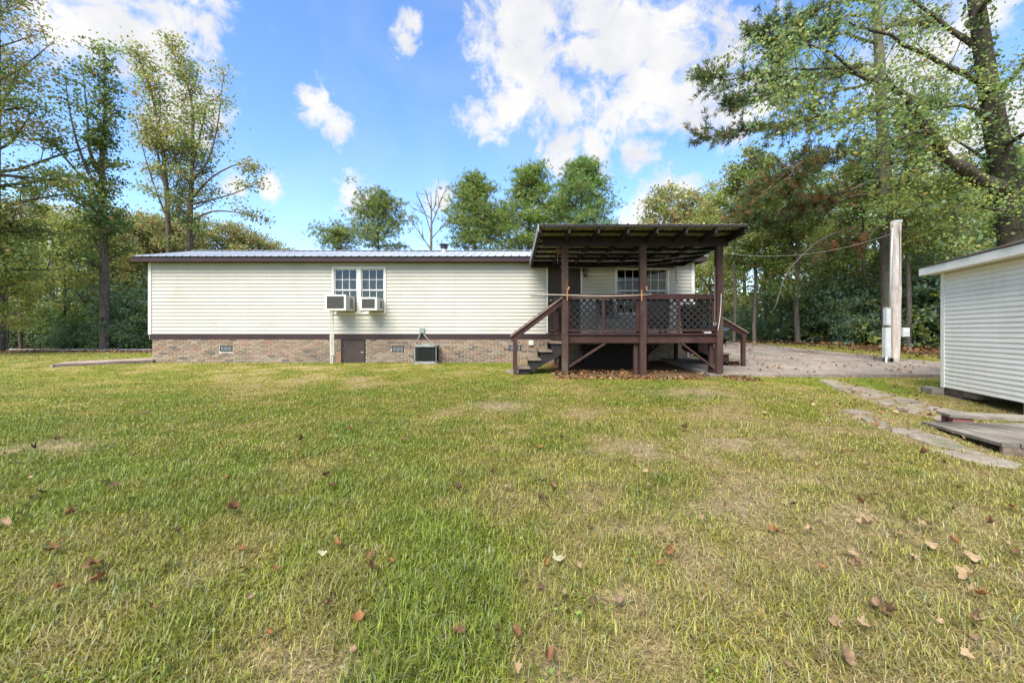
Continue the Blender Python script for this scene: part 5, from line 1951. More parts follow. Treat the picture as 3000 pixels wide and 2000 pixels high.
def slender(seed, px_trunk, Y, pal, w, label, leaves, size, base_px_y=None, r0=.2, limbs=(), spread=1.0, clump=.25, ns=5, name='slender_tree', bark=None, nl=14, t0=.35):
    """tall thin tree whose stem follows given sky directions at depth Y; steep limbs"""
    bx = pxx(px_trunk[0][0], Y)
    base = (bx, Y, gz(bx, Y) - .1)
    p = Plant(seed)
    r = p.r
    T = dense(rel([(bx, Y, base[2] - .2)] + [tuple(at(x, y, Y)) for x, y in px_trunk[1:]], base))
    p.tubes.tube([tuple(q) for q in T], np.linspace(r0, .03, len(T)).tolist(), 9, False)
    H = T[-1, 2]
    az = r.uniform(0, 6)
    for k in range(nl):
        f = (k + .5) / nl
        s = t0 + (1 - t0) * f
        az += 2.4 + r.uniform(-.5, .5)
        q, _ = along(T, min(.99, s))
        el = math.radians(r.uniform(5, 40) + 25 * f)
        L_ = spread * (1.1 - .7 * f) * r.uniform(.7, 1.25)
        P = wander(r, q, (math.cos(az) * math.cos(el), math.sin(az) * math.cos(el), math.sin(el)), L_, 6, .5, .08)
        p.limb(P, max(.02, r0 * .3 * (1 - f)), .01, 5)
        p.twigs.append(P[2:])
        p.ramify(P, .05, ns, L_ * .4, .8, .2, .1, .25)
    for pts in limbs:
        P = dense(rel([tuple(at(*q)) for q in pts], base), 3)
        p.tubes.tube([tuple(q) for q in P], np.linspace(r0 * .4, .012, len(P)).tolist(), 6, False)
        p.twigs.append(P[len(P) * 2 // 3:])
        p.ramify(P, .05, 6, spread * .35, .8, .2, .1, .62)
    k = len(T)
    p.twigs += [T[i:i + 4] + r.normal(size=(4, 3)) * .2 for i in range(k // 3, k - 4, 3)]
    C = p.leaf_points(leaves, clump, 13, .2)
    cols = pick(r, len(C) // 13 + 1, pal, w).repeat(13, 0)[:len(C)] * r.uniform(.8, 1.2, (len(C), 1))
    m = leaf_mesh('crown', C, size * r.uniform(.35, 1.5, len(C)), cols, r, aspect=.75)
    return p.finish(name, label, 'tree', bark or M_BARK, [m], base)


slender(301, [(308, 985), (305, 820), (303, 640), (298, 480), (308, 330), (305, 140)], 21.0, [G1, G2, G3, OR, YG], [.28, .36, .22, .06, .08],
        'tall slender dark green tree with bare ascending side limbs by the road', 10000, .135, r0=.24, spread=1.25, nl=30, t0=.22, clump=.26,
        limbs=[[(300, 560, 21), (262, 510, 20.6), (230, 430, 20.2), (205, 330, 20), (190, 220, 19.8)], [(298, 600, 21), (240, 520, 20.5), (180, 450, 20), (110, 360, 19.6)],
               [(300, 520, 21), (262, 440, 21.2), (255, 330, 21.4), (240, 190, 21.6)], [(305, 640, 21), (230, 580, 20.6), (180, 550, 20.4), (155, 510, 20.2)]])
slender(302, [(495, 985), (492, 640), (480, 470), (470, 400), (440, 260), (398, 150)], 27.0, [G2, OL, OR, YG, G3], [.34, .22, .18, .12, .14],
        'thin russet-leaved tree leaning away from the house end', 9500, .14, r0=.17, spread=1.7, nl=34, t0=.13, clump=.32,
        limbs=[[(490, 640, 27), (450, 540, 26.6), (420, 440, 26.2), (395, 340, 26)], [(485, 560, 27), (460, 430, 27.4), (470, 330, 27.8), (465, 240, 28)]])
slender(303, [(556, 985), (556, 660), (562, 520), (565, 400), (555, 270), (500, 140)], 27.5, [G2, OL, G3, OR, YG], [.36, .22, .2, .12, .1],
        'broad sparse tree with spreading lower limbs rising behind the house end', 13000, .14, r0=.21, spread=2.0, nl=34, t0=.13, clump=.34,
        limbs=[[(556, 600, 27.5), (620, 585, 27), (690, 565, 26.6), (770, 530, 26.2)], [(556, 650, 27.5), (620, 620, 27.2), (690, 622, 27), (760, 640, 26.8)],
               [(560, 530, 27.5), (610, 470, 27), (640, 350, 26.6), (655, 210, 26.4)], [(562, 500, 27.5), (590, 380, 28), (610, 300, 28.4), (660, 300, 28.6)],
               [(556, 590, 27.5), (620, 520, 27), (700, 480, 26.6), (750, 490, 26.4)]])

# dead bare tree
def bare_tree():
    Y = 38.0
    bx = pxx(1262, Y)
    base = (bx, Y, gz(bx, Y) - .1)
    p = Plant(404)
    r = p.r
    T = dense(rel([(bx, Y, base[2]), tuple(at(1263, 740, Y)), tuple(at(1264, 650, Y)), tuple(at(1262, 560, Y))], base))
    p.tubes.tube([tuple(q) for q in T], np.linspace(.19, .025, len(T)).tolist(), 8, False)
    for pts in ([(1264, 735), (1235, 690), (1205, 650), (1180, 618)], [(1264, 690), (1250, 640), (1235, 600), (1218, 562)], [(1264, 660), (1280, 620), (1290, 590), (1298, 575)],
                [(1263, 640), (1240, 625), (1215, 612)], [(1263, 700), (1290, 670), (1305, 655)], [(1262, 610), (1255, 590), (1248, 560)], [(1264, 730), (1244, 705), (1235, 690)], [(1263, 620), (1275, 600), (1276, 560)]):
        P = dense(rel([tuple(at(x, y, Y + float(r.uniform(-1, 1)) * i * .3)) for i, (x, y) in enumerate(pts)], base), 3)
        p.tubes.tube([tuple(q) for q in P], np.linspace(.06, .014, len(P)).tolist(), 5, False)
        for j in range(6):
            q, t = along(P, r.uniform(.3, .95))
            Q = wander(r, q, unit(t + r.normal(size=3) * .5), r.uniform(.5, 1.3), 3, .3, .1)
            p.limb(Q, .03, .012, 4)
    o = tag(root('bare_tree', base), 'leafless dead tree standing behind the house roof', 'tree')
    t = link('trunk', p.tubes.mesh('trunk', M_BARK, True), o)
    t.matrix_parent_inverse = Matrix.Identity(4)


bare_tree()


# distant pines: clumped, flat-layered crowns
def far_pine(seed, x, Y, ytop, ylow, halfw, label, tint=(1, 1, 1), n=1500, round_=1.0):
    bx = pxx(x, Y)
    base = (bx, Y, gz(bx, Y) - .1)
    p = Plant(seed)
    r = p.r
    H = at(x, ytop, Y).z - base[2]
    z0 = at(x, ylow, Y).z - base[2]
    Wm = halfw / F * Y
    T = np.array([[.15 * math.sin(i * .8 + seed), .1 * math.cos(i), H * i / 10] for i in range(11)])
    p.limb(T, .26, .05, 8)
    PP, DD = [], []
    for k in range(30):
        f = (k + r.random()) / 30
        z = z0 + (H - z0) * f
        q = np.array([T[0, 0], 0, z])
        az = k * 2.4 + r.uniform(-.4, .4)
        prof = (math.sin(math.pi * min(1, .16 + .84 * f)) ** .75) * round_ + (1 - round_) * (1 - f * .8)
        L_ = Wm * max(.18, prof) * r.uniform(.65, 1.15)
        P = wander(r, q, (math.cos(az), math.sin(az), .25 + .5 * f), L_, 5, .25, .10)
        p.limb(P, .06, .015, 5)
        for j in range(9):
            c, t = along(P, min(.99, .3 + .7 * (j + r.random()) / 9))
            c = c + r.normal(size=3) * .45
            m_ = int(n / 270)
            PP.append(c + r.normal(size=(m_, 3)) * np.array([.55, .55, .17]) * (.65 + .5 * (1 - f)))
            DD.append(unit(r.normal(size=(m_, 3)) + np.array([0, 0, .5])))
    PP, DD = np.concatenate(PP), np.concatenate(DD)
    k = len(PP)
    cols = pick(r, k, [(.125, .19, .055), (.17, .24, .068), (.225, .26, .08), (.25, .20, .085)], [.35, .38, .2, .07]) * np.array(tint)
    m = needle_mesh('crown', PP, DD, np.full(k, .36) * r.uniform(.6, 1.3, k), cols, r, per=9, spread=.8, w=.013)
    p.finish('pine_tree', label, 'tree', M_BARKDARK, [m], base)


far_pine(501, 1110, 46, 590, 735, 112, 'round-headed pine beyond the middle of the house roof', (1.1, 1.05, .95), 3200, 1.0)
far_pine(502, 1395, 42, 538, 750, 108, 'pine with layered branches standing by the bare tree', (1.2, 1.2, 1.05), 4600, .6)
far_pine(503, 1553, 42, 500, 750, 108, 'tall pine with open sky below its head, behind the porch corner', (1.2, 1.22, 1.05), 4800, .6)
far_pine(504, 1700, 43, 486, 730, 118, 'tallest dense pine rising over the porch roof', (1.1, 1.22, 1.1), 5600, .75)
far_pine(505, 990, 50, 685, 745, 85, 'low pine top peeping over the roof beside the round-headed pine', (1.1, 1.08, .95), 1600, 1.0)
far_pine(506, 1470, 52, 630, 745, 100, 'low pine filling the gap between two taller ones', (1.2, 1.15, 1.0), 2600, .8)
far_pine(507, 1640, 50, 590, 740, 95, 'hazy pine seen low behind the porch roof', (1.15, 1.15, 1.0), 2600, .8)

# ------------------------------------------------------------------ woods: kinds of tree, repeated
kinds = {
    'green': broadleaf(601, 13, .19, .22, .30, 22, 9000, .20, [G2, G3, YG, BLG], [.30, .36, .20, .14], elev=(5, 60), label='x', ns=5, clump=.34),
    'yellow': broadleaf(602, 12, .17, .18, .30, 22, 9000, .19, [G2, G3, YG, OR], [.08, .34, .52, .06], elev=(5, 60), label='x', ns=5, clump=.34),
    'olive': broadleaf(603, 11, .18, .20, .36, 22, 11000, .20, [OL, G3, OR, BR, G2], [.34, .24, .16, .10, .16], elev=(0, 55), label='x', ns=6, clump=.36),
    'thin': broadleaf(604, 14, .14, .40, .22, 18, 8000, .20, [G2, G3, YG, OL], [.3, .3, .25, .15], elev=(10, 65), label='x', ns=5, clump=.32),
}
LAB = {'green': ('dark green broad-leaved tree in the woods %s', 'woodland trees'), 'yellow': ('yellow-green broad-leaved tree in the woods %s', 'woodland trees'),
       'olive': ('olive and russet round-headed tree in the woods %s', 'woodland trees'), 'thin': ('thin high-crowned tree in the woods %s', 'woodland trees')}
RIGHT, LEFT, BACK = 'beyond the drive', 'across the road', 'behind the house'
used = set()
R = rng(700)


def row_word(Y, cuts):
    return ('at the front of', 'in the midst of', 'deep in')[0 if Y < cuts[0] else 1 if Y < cuts[1] else 2]


def wood(kind, x, Y, H, where):
    o = kinds[kind]
    if kind in used:
        o = copy_tree(o)
    used.add(kind)
    h0 = {'green': 13, 'yellow': 12, 'olive': 11, 'thin': 14}[kind]
    s = H / h0
    X = pxx(x, Y)
    place(o, X, Y, s * float(R.uniform(.95, 1.1)), float(R.uniform(0, 6.28)), .1, s)
    look = {'green': 'dark green tree', 'yellow': 'yellow-green tree', 'olive': 'olive and russet tree', 'thin': 'thin high-crowned tree'}[kind]
    size = 'small' if H < 8 else 'middling' if H < 10.4 else 'tall'
    if where == RIGHT:
        spot = 'behind the porch end' if x < 2110 else 'behind the parked car' if x < 2320 else 'behind the dead branch' if x < 2470 else 'behind the meter pole' if x < 2650 else 'between meter pole and shed' if x < 2790 else 'behind the shed'
        lab = '%s %s %s the woods %s' % (size, look, row_word(Y, (20.5, 28)), spot)
    elif where == LEFT:
        spot = 'past the yellow guards' if x < 95 else 'by the utility pole' if x < 215 else 'by the slender dark tree' if x < 350 else 'at the house end' if x < 600 else 'over the house roof'
        lab = '%s %s %s the woods %s' % (size, look, row_word(Y, (25, 32)), spot)
    else:
        spot = 'beyond the house end' if x < 800 else 'beyond the round-headed pine' if x < 1100 else 'beyond the bare tree' if x < 1350 else 'beyond the layered pine' if x < 1500 else 'beyond the open-headed pine' if x < 1700 else 'beyond the porch roof'
        lab = 'far %s %s' % (look, spot)
    o['label'] = lab
    o['group'] = 'trees ' + where
    return o


for a in (('thin', 2152, 19.0, 8), ('thin', 2212, 18.5, 8.5), ('thin', 2243, 21, 9), ('green', 2336, 18, 8.2), ('yellow', 2100, 27, 9.5), ('yellow', 2260, 29, 10), ('green', 2420, 24, 9.5),
          ('yellow', 2480, 20, 7.8), ('green', 2560, 27, 10.5), ('yellow', 2690, 19, 8), ('yellow', 2740, 24, 9), ('olive', 2030, 33, 11), ('olive', 1945, 36, 12.3), ('yellow', 2180, 35, 12.5),
          ('thin', 2340, 34, 12), ('thin', 2640, 32, 12), ('yellow', 2820, 28, 11.5), ('green', 2900, 20, 8.5), ('yellow', 3050, 22, 10), ('thin', 2500, 38, 14), ('thin', 2530, 17.5, 8.5),
          ('green', 3180, 17, 10), ('thin', 2960, 32, 14), ('yellow', 2080, 24, 7.5), ('thin', 2660, 15.5, 9), ('green', 2800, 17.0, 7), ('yellow', 2380, 28, 9.5)):
    wood(*a, RIGHT)
for a in (('yellow', 187, 25, 8), ('thin', 245, 27, 8.5), ('yellow', 20, 20, 6), ('thin', 90, 27, 10), ('olive', 330, 31, 9.6), ('olive', 430, 33, 9.8), ('olive', 385, 35, 10.4), ('olive', 480, 34, 9.9), ('yellow', 590, 39, 11), ('olive', 705, 40, 10.6), ('olive', 805, 44, 9.8), ('green', 905, 50, 8.6), ('olive', 350, 29, 7.5), ('olive', 380, 28, 6.5), ('olive', 540, 36, 10.3),
          ('olive', 650, 38, 10.4), ('olive', 760, 42, 10.2), ('olive', 850, 46, 9.4), ('yellow', -120, 26, 10), ('thin', -60, 32, 12), ('olive', 140, 34, 10.5), ('yellow', 240, 38, 11), ('yellow', 470, 42, 11),
          ('yellow', 60, 22, 6.0), ('olive', 600, 30, 6.5), ('yellow', -30, 17.5, 6.2)):
    wood(*a, LEFT)
for a in (('olive', 700, 60, 11), ('olive', 930, 60, 8.5), ('green', 1250, 70, 10), ('yellow', 1450, 68, 10.5), ('yellow', 1850, 48, 10), ('green', 1600, 66, 11)):
    wood(*a, BACK)

# big tree at the edge of the lawn whose crown comes in from the side
sw_ = broadleaf(610, 18.5, .30, .16, .28, 36, 30000, .13, [G1, G2, G3, YG, OR], [.15, .34, .27, .17, .07], elev=(0, 60), label='large dense dark green tree at the lawn edge beside the yellow markers', ns=8, clump=.32, name='maple_tree', bark=M_BARKDARK)
place(sw_, pxx(-235, 15.5), 15.5, 1.0, .6, .1)
sp2 = broadleaf(611, 17, .22, .25, .26, 26, 9500, .13, [OL, OR, G3, YG], [.3, .3, .2, .2], elev=(5, 60), label='sparse tree with orange-tinged leaves standing above the dense dark tree', ns=6, clump=.36, name='maple_tree')
place(sp2, pxx(0, 19.0), 18.9, 1.05, 2.0, .1)

# ------------------------------------------------------------------ shrubs
SK = {
    'dark': shrub(801, 2.0, 1.9, 4600, .095, [G2, BLG, G3, (.25, .36, .22)], [.3, .3, .2, .2], label='x'),
    'glossy': shrub(802, 2.2, 1.8, 4600, .12, [G3, (.27, .39, .25), BLG, YG], [.25, .35, .28, .12], label='x'),
    'bright': shrub(803, 1.6, 1.3, 5000, .09, [(.10, .20, .02), (.13, .24, .03), G3], [.5, .35, .15], label='x'),
}
sused = set()


def bush(kind, x, Y, H, label, group=None, W=1.0):
    o = SK[kind]
    if kind in sused:
        o = copy_tree(o)
    sused.add(kind)
    s = H / {'dark': 2.0, 'glossy': 2.2, 'bright': 1.6}[kind]
    Y += 2.2 if kind == 'glossy' else 1.9 if kind == 'dark' and Y < 21 and x < 1000 else 0
    place(o, pxx(x, Y), Y, s * W, float(R.uniform(0, 6.28)), .05, s)
    o['label'] = label
    if group:
        o['group'] = group


bush('bright', 272, 24.4, 2.5, 'bright lime green bush behind the dark shrubs across the road', W=1.2)
for x, Y, H in ((190, 19.6, 1.0), (215, 19.8, 1.7), (250, 20.0, 1.5), (300, 20.0, 1.5), (345, 19.8, 1.9), (390, 19.6, 1.7), (425, 20.6, 3.2), (400, 23, 4.0), (330, 25.2, 2.2), (150, 25, 2.6), (90, 25.4, 2.6), (20, 24.6, 2.8),
                (-60, 22, 3.0), (460, 24.6, 3.5), (200, 27, 3.2), (120, 28, 3.4), (50, 27.0, 3.2)):
    sz3 = 'knee-high' if H < 1.3 else 'waist-high' if H < 1.8 else 'head-high' if H < 2.5 else 'tall'
    sp3 = 'past the yellow guards' if x < 40 else 'by the yellow guards' if x < 100 else 'by the utility pole' if x < 205 else 'below the slender tree' if x < 320 else 'beside the house end'
    bush('dark', x, Y, H, '%s dark evergreen shrub %s, %s the road' % (sz3, sp3, 'close by' if Y < 22 else 'away across'), 'dark shrubs along the road')
for x, Y, H in ((2400, 17.0, 2.8), (2450, 16.2, 2.6), (2500, 15.6, 2.4), (2350, 18.2, 2.4), (2560, 15.4, 2.6), (2660, 14.6, 3.0), (2710, 14.2, 3.2), (2750, 14.6, 3.3), (2690, 16.4, 3.6), (2590, 17, 3.4),
                (2800, 13.8, 3.2), (2440, 19, 3.4), (2380, 20, 2.8), (2520, 19, 3.4), (2640, 18.5, 3.6), (2850, 14.5, 3.2), (2920, 13.0, 3.6), (2480, 14.8, 1.5), (2600, 14.0, 1.5)):
    sz3 = 'low' if H < 2 else 'head-high' if H < 2.7 else 'tall' if H < 3.3 else 'very tall'
    sp3 = 'below the dead branch' if x < 2420 else 'just before the meter pole' if x < 2540 else 'behind the meter pole' if x < 2645 else 'between meter pole and shed' if x < 2780 else 'behind the shed'
    bush('glossy', x, Y, H, '%s glossy green bush %s, %s the wood edge' % (sz3, sp3, 'at' if Y < 16 else 'inside' if Y < 18 else 'well inside'), 'bushes at the wood edge')
for x, Y, H in ((2300, 19.5, 1.5), (2260, 20.5, 1.2), (2170, 21, 1.6), (2195, 24, 2.0), (2120, 24, 2.4), (2330, 24, 2.6), (2420, 22, 2.4)):
    sp3 = 'behind the parked car' if x < 2180 else 'before the far pale house' if x < 2310 else 'below the dead branch'
    bush('dark', x, Y, H, '%s dark bush between the trunks %s' % ('low' if H < 1.55 else 'taller' if H < 2.2 else 'tallest', sp3), 'dark bushes beyond the drive')

# ------------------------------------------------------------------ undergrowth that reads as one mass
def mass(name, label, boxes, n, size, pal, w, seed):
    r = rng(seed)
    P = []
    tot = sum(b[6] for b in boxes)
    for x0, x1, y0, y1, z0, z1, k in boxes:
        m_ = int(n * k / tot)
        x, y = r.uniform(x0, x1, m_), r.uniform(y0, y1, m_)
        hgt = z0 + (z1 - z0) * (.35 + .65 * vnoise(x, y, 2.4, seed + 1)) * r.random(m_) ** .8
        P.append(np.stack([x, y, ground(x, y) + hgt], 1))
    P = np.concatenate(P)
    keep = vnoise(P[:, 0] + P[:, 2] * .7, P[:, 1], 1.1, seed + 2) > .30
    P = P[keep]
    cols = pick(r, len(P), pal, w)
    o = link(name, leaf_mesh(name, P, size * r.uniform(.7, 1.4, len(P)), cols, r, aspect=.7))
    stuff(o)
    o['label'] = label
    o['category'] = 'undergrowth'
    return o


mass('undergrowth', 'tangled green undergrowth filling the woods beyond the drive', [(15, 34, 19, 30, .0, 4.5, 2), (19, 60, 30, 44, .0, 6.0, 3), (14, 24, 15.5, 19, 0, 1.6, .7), (12.5, 24, 18.6, 22, .2, 4.4, 2.2)], 36000, .20, [G3, YG, (.27, .39, .25), OL], [.35, .33, .24, .08], 901)  # includes bright leaves added to lighten the dark gaps between trunks
mass('undergrowth', 'yellow-green undergrowth filling the woods across the road', [(-45, -16, 28, 40, 0, 5, 3), (-60, -20, 24.5, 29, 0, 2.6, 1), (-22, -8, 36, 46, 0, 5, 1.3), (-34, -15, 24.8, 27.5, .2, 4.0, 1.8)], 27000, .20, [G2, OL, G3, YG], [.15, .15, .38, .32], 902)  # last box: bright leaves added to lighten the shaded wood

# ------------------------------------------------------------------ across the road: utility pole, guy guards, fence stakes
up = tag(root('utility_pole', (pxx(153, 24.8), 24.8, gz(-27, 24.8))), 'greenish grey utility pole among the trees across the road', 'pole')
ub = Vector(up.location)
MB().tube([ub + Vector((.1, 0, -.3)), ub + Vector((-.05, 0, 4.5)), ub + Vector((-.15, 0, 6.6))], [.14, .12, .10], 12).build('shaft', M_GREENPOLE, up, True)
MB().tube([ub + Vector((.2, -.06, 0)), ub + Vector((.05, -.06, 4.5))], .03, 6).build('ground_wire_guard', M_GREYMETAL, up)
for (xa, ya), (xb, yb) in (((36, 1012), (58, 960)), ((60, 1006), (88, 955))):
    g_ = tag(root('guy_wire', tuple(at(xa, ya, 24.9))), 'slanting guy wire with a yellow plastic guard by the road', 'guy wire', 'guy wires with yellow guards')
    a, b = at(xa, ya, 24.9), at(xb, yb, 24.8)
    a.z = gz(a.x, a.y) - .05
    MB().tube([a, b], .045, 7).build('guard', M_YELLOW, g_)
    e = a + (b - a) * 3.2
    MB().tube([a, e], .012, 5).build('wire', M_STEELGREY, g_)
for i, x in enumerate((15, 65, 118, 175, 205, 250, 262, 276)):
    Y = 19.1 + .05 * (i % 3)
    X = pxx(x, Y)
    tag(MB().tube([(X, Y, gz(X, Y) - .1), (X + .01, Y, gz(X, Y) + .45 + .04 * (i % 2))], .013, 5).build('fence_stake', M_DARKWIRE), 'thin dark stake standing at the road edge', 'stake', 'stakes along the road')

# far pale house glimpsed between the trunks
fh = tag(root('far_house', (pxx(2255, 44), 44, gz(28, 44))), 'distant pale house glimpsed between the trunks beyond the drive', 'house')
fx0, fx1, fy = pxx(2165, 44), pxx(2420, 44), 44.0
fz = gz(28, 44)
MB().box(fx0, fx1, fy, fy + 7, fz - .2, fz + 2.6).build('wall', M_FARWHITE, fh)
MB().prism([(fx0 - .3, fy - .4, fz + 2.6), (fx0 - .3, fy + 7.4, fz + 2.6), (fx0 - .3, fy + 3.5, fz + 3.9)], (fx1 - fx0 + .6, 0, 0)).build('roof', M_METALROOF, fh)
for i in range(3):
    a = fx0 + 1.2 + 2.7 * i
    MB().box(a, a + .9, fy - .03, fy - .002, fz + 1.0, fz + 2.1).build('window', M_CARGLASS, fh)
MB().box(fx0 + 7.6, fx0 + 8.5, fy - .03, fy - .002, fz, fz + 2.05).build('door', noisy('green_door', (.05, .16, .10), (.07, .2, .13)), fh)

# dead branch caught in the undergrowth
Yb = 14.4
bp = [at(2262, 915, Yb), at(2275, 890, Yb), at(2293, 825, Yb), at(2315, 785, Yb), at(2350, 748, Yb + .2), at(2390, 712, Yb + .5), at(2430, 690, Yb + 1.0), at(2520, 660, Yb + 1.4)]
db_ = tag(root('dead_branch', tuple(bp[0])), 'long pale dead branch arching down from the pine boughs', 'branch')
MB().tube(bp, [.009, .015, .02, .023, .026, .028, .03, .03], 7).build('main_stem', M_BARK, db_, True)
R = rng(66)
for i in range(9):
    q, t = along(np.array([tuple(p) for p in bp]), float(R.uniform(.1, .8)))
    Q = wander(R, q, unit(t * -.6 + R.normal(size=3) * .6), float(R.uniform(.2, .6)), 3, -.2, .15)
    MB().tube([tuple(v) for v in Q], [.01, .008, .006, .004], 4).build('side_twig', M_BARK, db_)

# ------------------------------------------------------------------ grass
RAMP_POLY = [tuple((A_RAMP - SD * u + SV * v)[:2]) for u, v in ((-.02, -.0), (RLEN + .0, -.0), (RLEN, 1.7), (-.02, 1.7))]
WALK_POLY = [(WA.x, WA.y), (WB_.x, WB_.y), ((WB_ + wn_).x, (WB_ + wn_).y), ((WA + wn_).x, (WA + wn_).y)]
SHED_POLY = [tuple(sp(t, w, 0)[:2]) for t, w in ((-.1, .15), (SL, .15), (SL, SWD), (-.1, SWD))]
SOLID = [DRIVE, RAMP_POLY, WALK_POLY, SHED_POLY] + STONE_POLYS + [[(cx - .36, cy - .36), (cx + .36, cy - .36), (cx + .36, cy + .36), (cx - .36, cy + .36)]]


def grass_free(x, y, r, stones=True):
    bad = np.zeros(len(x), bool)
    for i, q in enumerate(SOLID):
        hit = in_poly(x, y, q)
        if 4 <= i < 4 + len(STONE_POLYS):
            hit &= r.random(len(x)) < .86 + .14 * (vnoise(x, y, .22, 90) > .5)
        bad |= hit
    bad |= (x > HX0 - .02) & (x < HX1 + .1) & (y > WY - .03) & (y < HB + .1)
    bad |= r.random(len(x)) < dirt_mask(x, y) * 1.15
    bad |= (y > 19.3) & (y < 21.5)
    bad |= r.random(len(x)) < .8 * bare(x, y)
    bad |= (in_poly(x, y, STRIPS[0]) | in_poly(x, y, STRIPS[1])) & (r.random(len(x)) < .72)
    return ~bad


def build_grass():
    r = rng(1000)
    bands = [(.3, 1.05, 2500, .008, .06), (1.05, 2.2, 11500, .0043, .066), (2.2, 3.6, 7200, .0047, .060), (3.6, 5.5, 3500, .0062, .050), (5.5, 8.5, 1350, .0095, .042), (8.5, 13.0, 430, .016, .036), (13.0, 20.0, 170, .026, .036)]
    VV, FF, CC, off = [], [], [], 0
    for y0, y1, dens, wd, ln in bands:
        hw = 1.30 * y1 + 2.2
        area = 2 * hw * (y1 - y0)
        n = int(area * dens)
        x, y = r.uniform(-hw, hw, n), r.uniform(y0, y1, n)
        k = (np.abs(x) < 1.30 * y + 2.2) & grass_free(x, y, r)
        # thinner where the sward is dry and worn
        mixv = lawn_mix(x, y)
        k &= r.random(n) > .35 * smooth(mixv, .55, .95)
        k &= ~((y > 19) & (x > 8))
        x, y, mixv = x[k], y[k], mixv[k]
        n = len(x)
        z = ground(x, y)
        tuft = vnoise(x, y, .16, 71)
        az = r.uniform(0, 6.283, n) + 1.2 * (vnoise(x, y, .5, 72) - .5)
        L_ = ln * r.uniform(.5, 1.35, n) * (.65 + .7 * tuft)
        dry = r.random(n) < .10 + .75 * mixv ** 1.4
        tilt = np.where(dry, r.uniform(.95, 1.55, n), r.uniform(.35, 1.55, n))     # from vertical
        h = np.stack([np.cos(az), np.sin(az), np.zeros(n)], 1)
        s = np.stack([-np.sin(az), np.cos(az), np.zeros(n)], 1)
        up = np.array([0, 0, 1.0])
        d1 = h * np.sin(tilt * .6)[:, None] + up * np.cos(tilt * .6)[:, None]
        d2 = h * np.sin(np.minimum(tilt * 1.25, 1.62))[:, None] + up * np.cos(np.minimum(tilt * 1.25, 1.62))[:, None]
        P = np.stack([x, y, z - .004], 1)
        W = (wd * r.uniform(.55, 1.25, n) * np.where(dry, .7, 1.0))[:, None] * .5
        mid = P + d1 * (L_ * .5)[:, None]
        tip = mid + d2 * (L_ * .5)[:, None]
        V = np.stack([P - s * W * .8, P + s * W * .8, mid + s * W, mid - s * W, tip], 1).reshape(-1, 3)
        fresh = lawn_col(x, y)
        base = np.where(dry[:, None], STRAW * r.uniform(.35, 1.2, (n, 1)), np.where((mixv < .75)[:, None], fresh * .55 + GREEN * .45, GREEN * .6 + OLIVE * .4) * r.uniform(.5, 1.5, (n, 1)))
        sil = r.random(n) < .05
        base[sil] = np.array([.22, .27, .14]) * r.uniform(.8, 1.2, (sil.sum(), 1))
        i5 = np.arange(n)[:, None] * 5 + off
        quad = i5 + np.array([0, 1, 2, 3])
        tri = i5 + np.array([3, 2, 4])
        VV.append(V)
        FF.append((quad, tri))
        CC.append(np.repeat(base, 5, 0))
        off += 5 * n
    V = np.concatenate(VV)
    C = np.concatenate(CC)
    q = np.concatenate([f[0] for f in FF])
    t = np.concatenate([f[1] for f in FF])
    idx = np.concatenate([q.ravel(), t.ravel()])
    per = np.concatenate([np.full(len(q), 4), np.full(len(t), 3)])
    o = link('grass', np_mesh('grass', V, idx, per, M_GRASS, C))
    stuff(o)
    o['label'] = 'mown lawn grass, green with dry straw patches'
    o['category'] = 'grass'
    print('GRASS blades', len(q))


build_grass()


def build_weeds():
    r = rng(1010)
    n = 900
    y = 1.3 + 9.5 * r.random(n) ** 1.4
    x = r.uniform(-1, 1, n) * (1.3 * y + .5)
    k = grass_free(x, y, r) & (lawn_mix(x, y) < .6) & (vnoise(x, y, 1.1, 91) > .45)
    x, y = x[k], y[k]
    per = 12
    X = np.repeat(x, per) + r.normal(size=len(x) * per) * .035
    Y = np.repeat(y, per) + r.normal(size=len(x) * per) * .035
    P = np.stack([X, Y, ground(X, Y) + r.uniform(.012, .045, len(X))], 1)
    cols = pick(r, len(X), [(.13, .20, .028), (.17, .23, .04), (.19, .25, .06)], [.45, .4, .15])
    o = stuff(link('weeds', leaf_mesh('weeds', P, r.uniform(.010, .024, len(X)), cols, r, up=1.6, aspect=.75, mat=M_GRASS)))
    o['label'] = 'small broad-leaved weeds and clover dotted through the lawn'
    o['category'] = 'weeds'


build_weeds()

# ------------------------------------------------------------------ fallen leaves
LEAFCOL = {'brown': (.165, .085, .040), 'rust': (.225, .10, .038), 'tan': (.30, .21, .115), 'dark': (.085, .050, .027), 'pale': (.42, .38, .22), 'mauve': (.22, .14, .080)}
LEAFLAB = {'brown': 'curled brown fallen leaf lying in the lawn grass', 'rust': 'rusty orange fallen leaf lying in the lawn grass', 'tan': 'dry tan fallen leaf lying in the lawn grass',
           'dark': 'dark shrivelled fallen leaf lying in the lawn grass', 'pale': 'pale yellow fallen leaf lying in the lawn grass', 'mauve': 'dull pinkish tan fallen leaf lying in the lawn grass'}


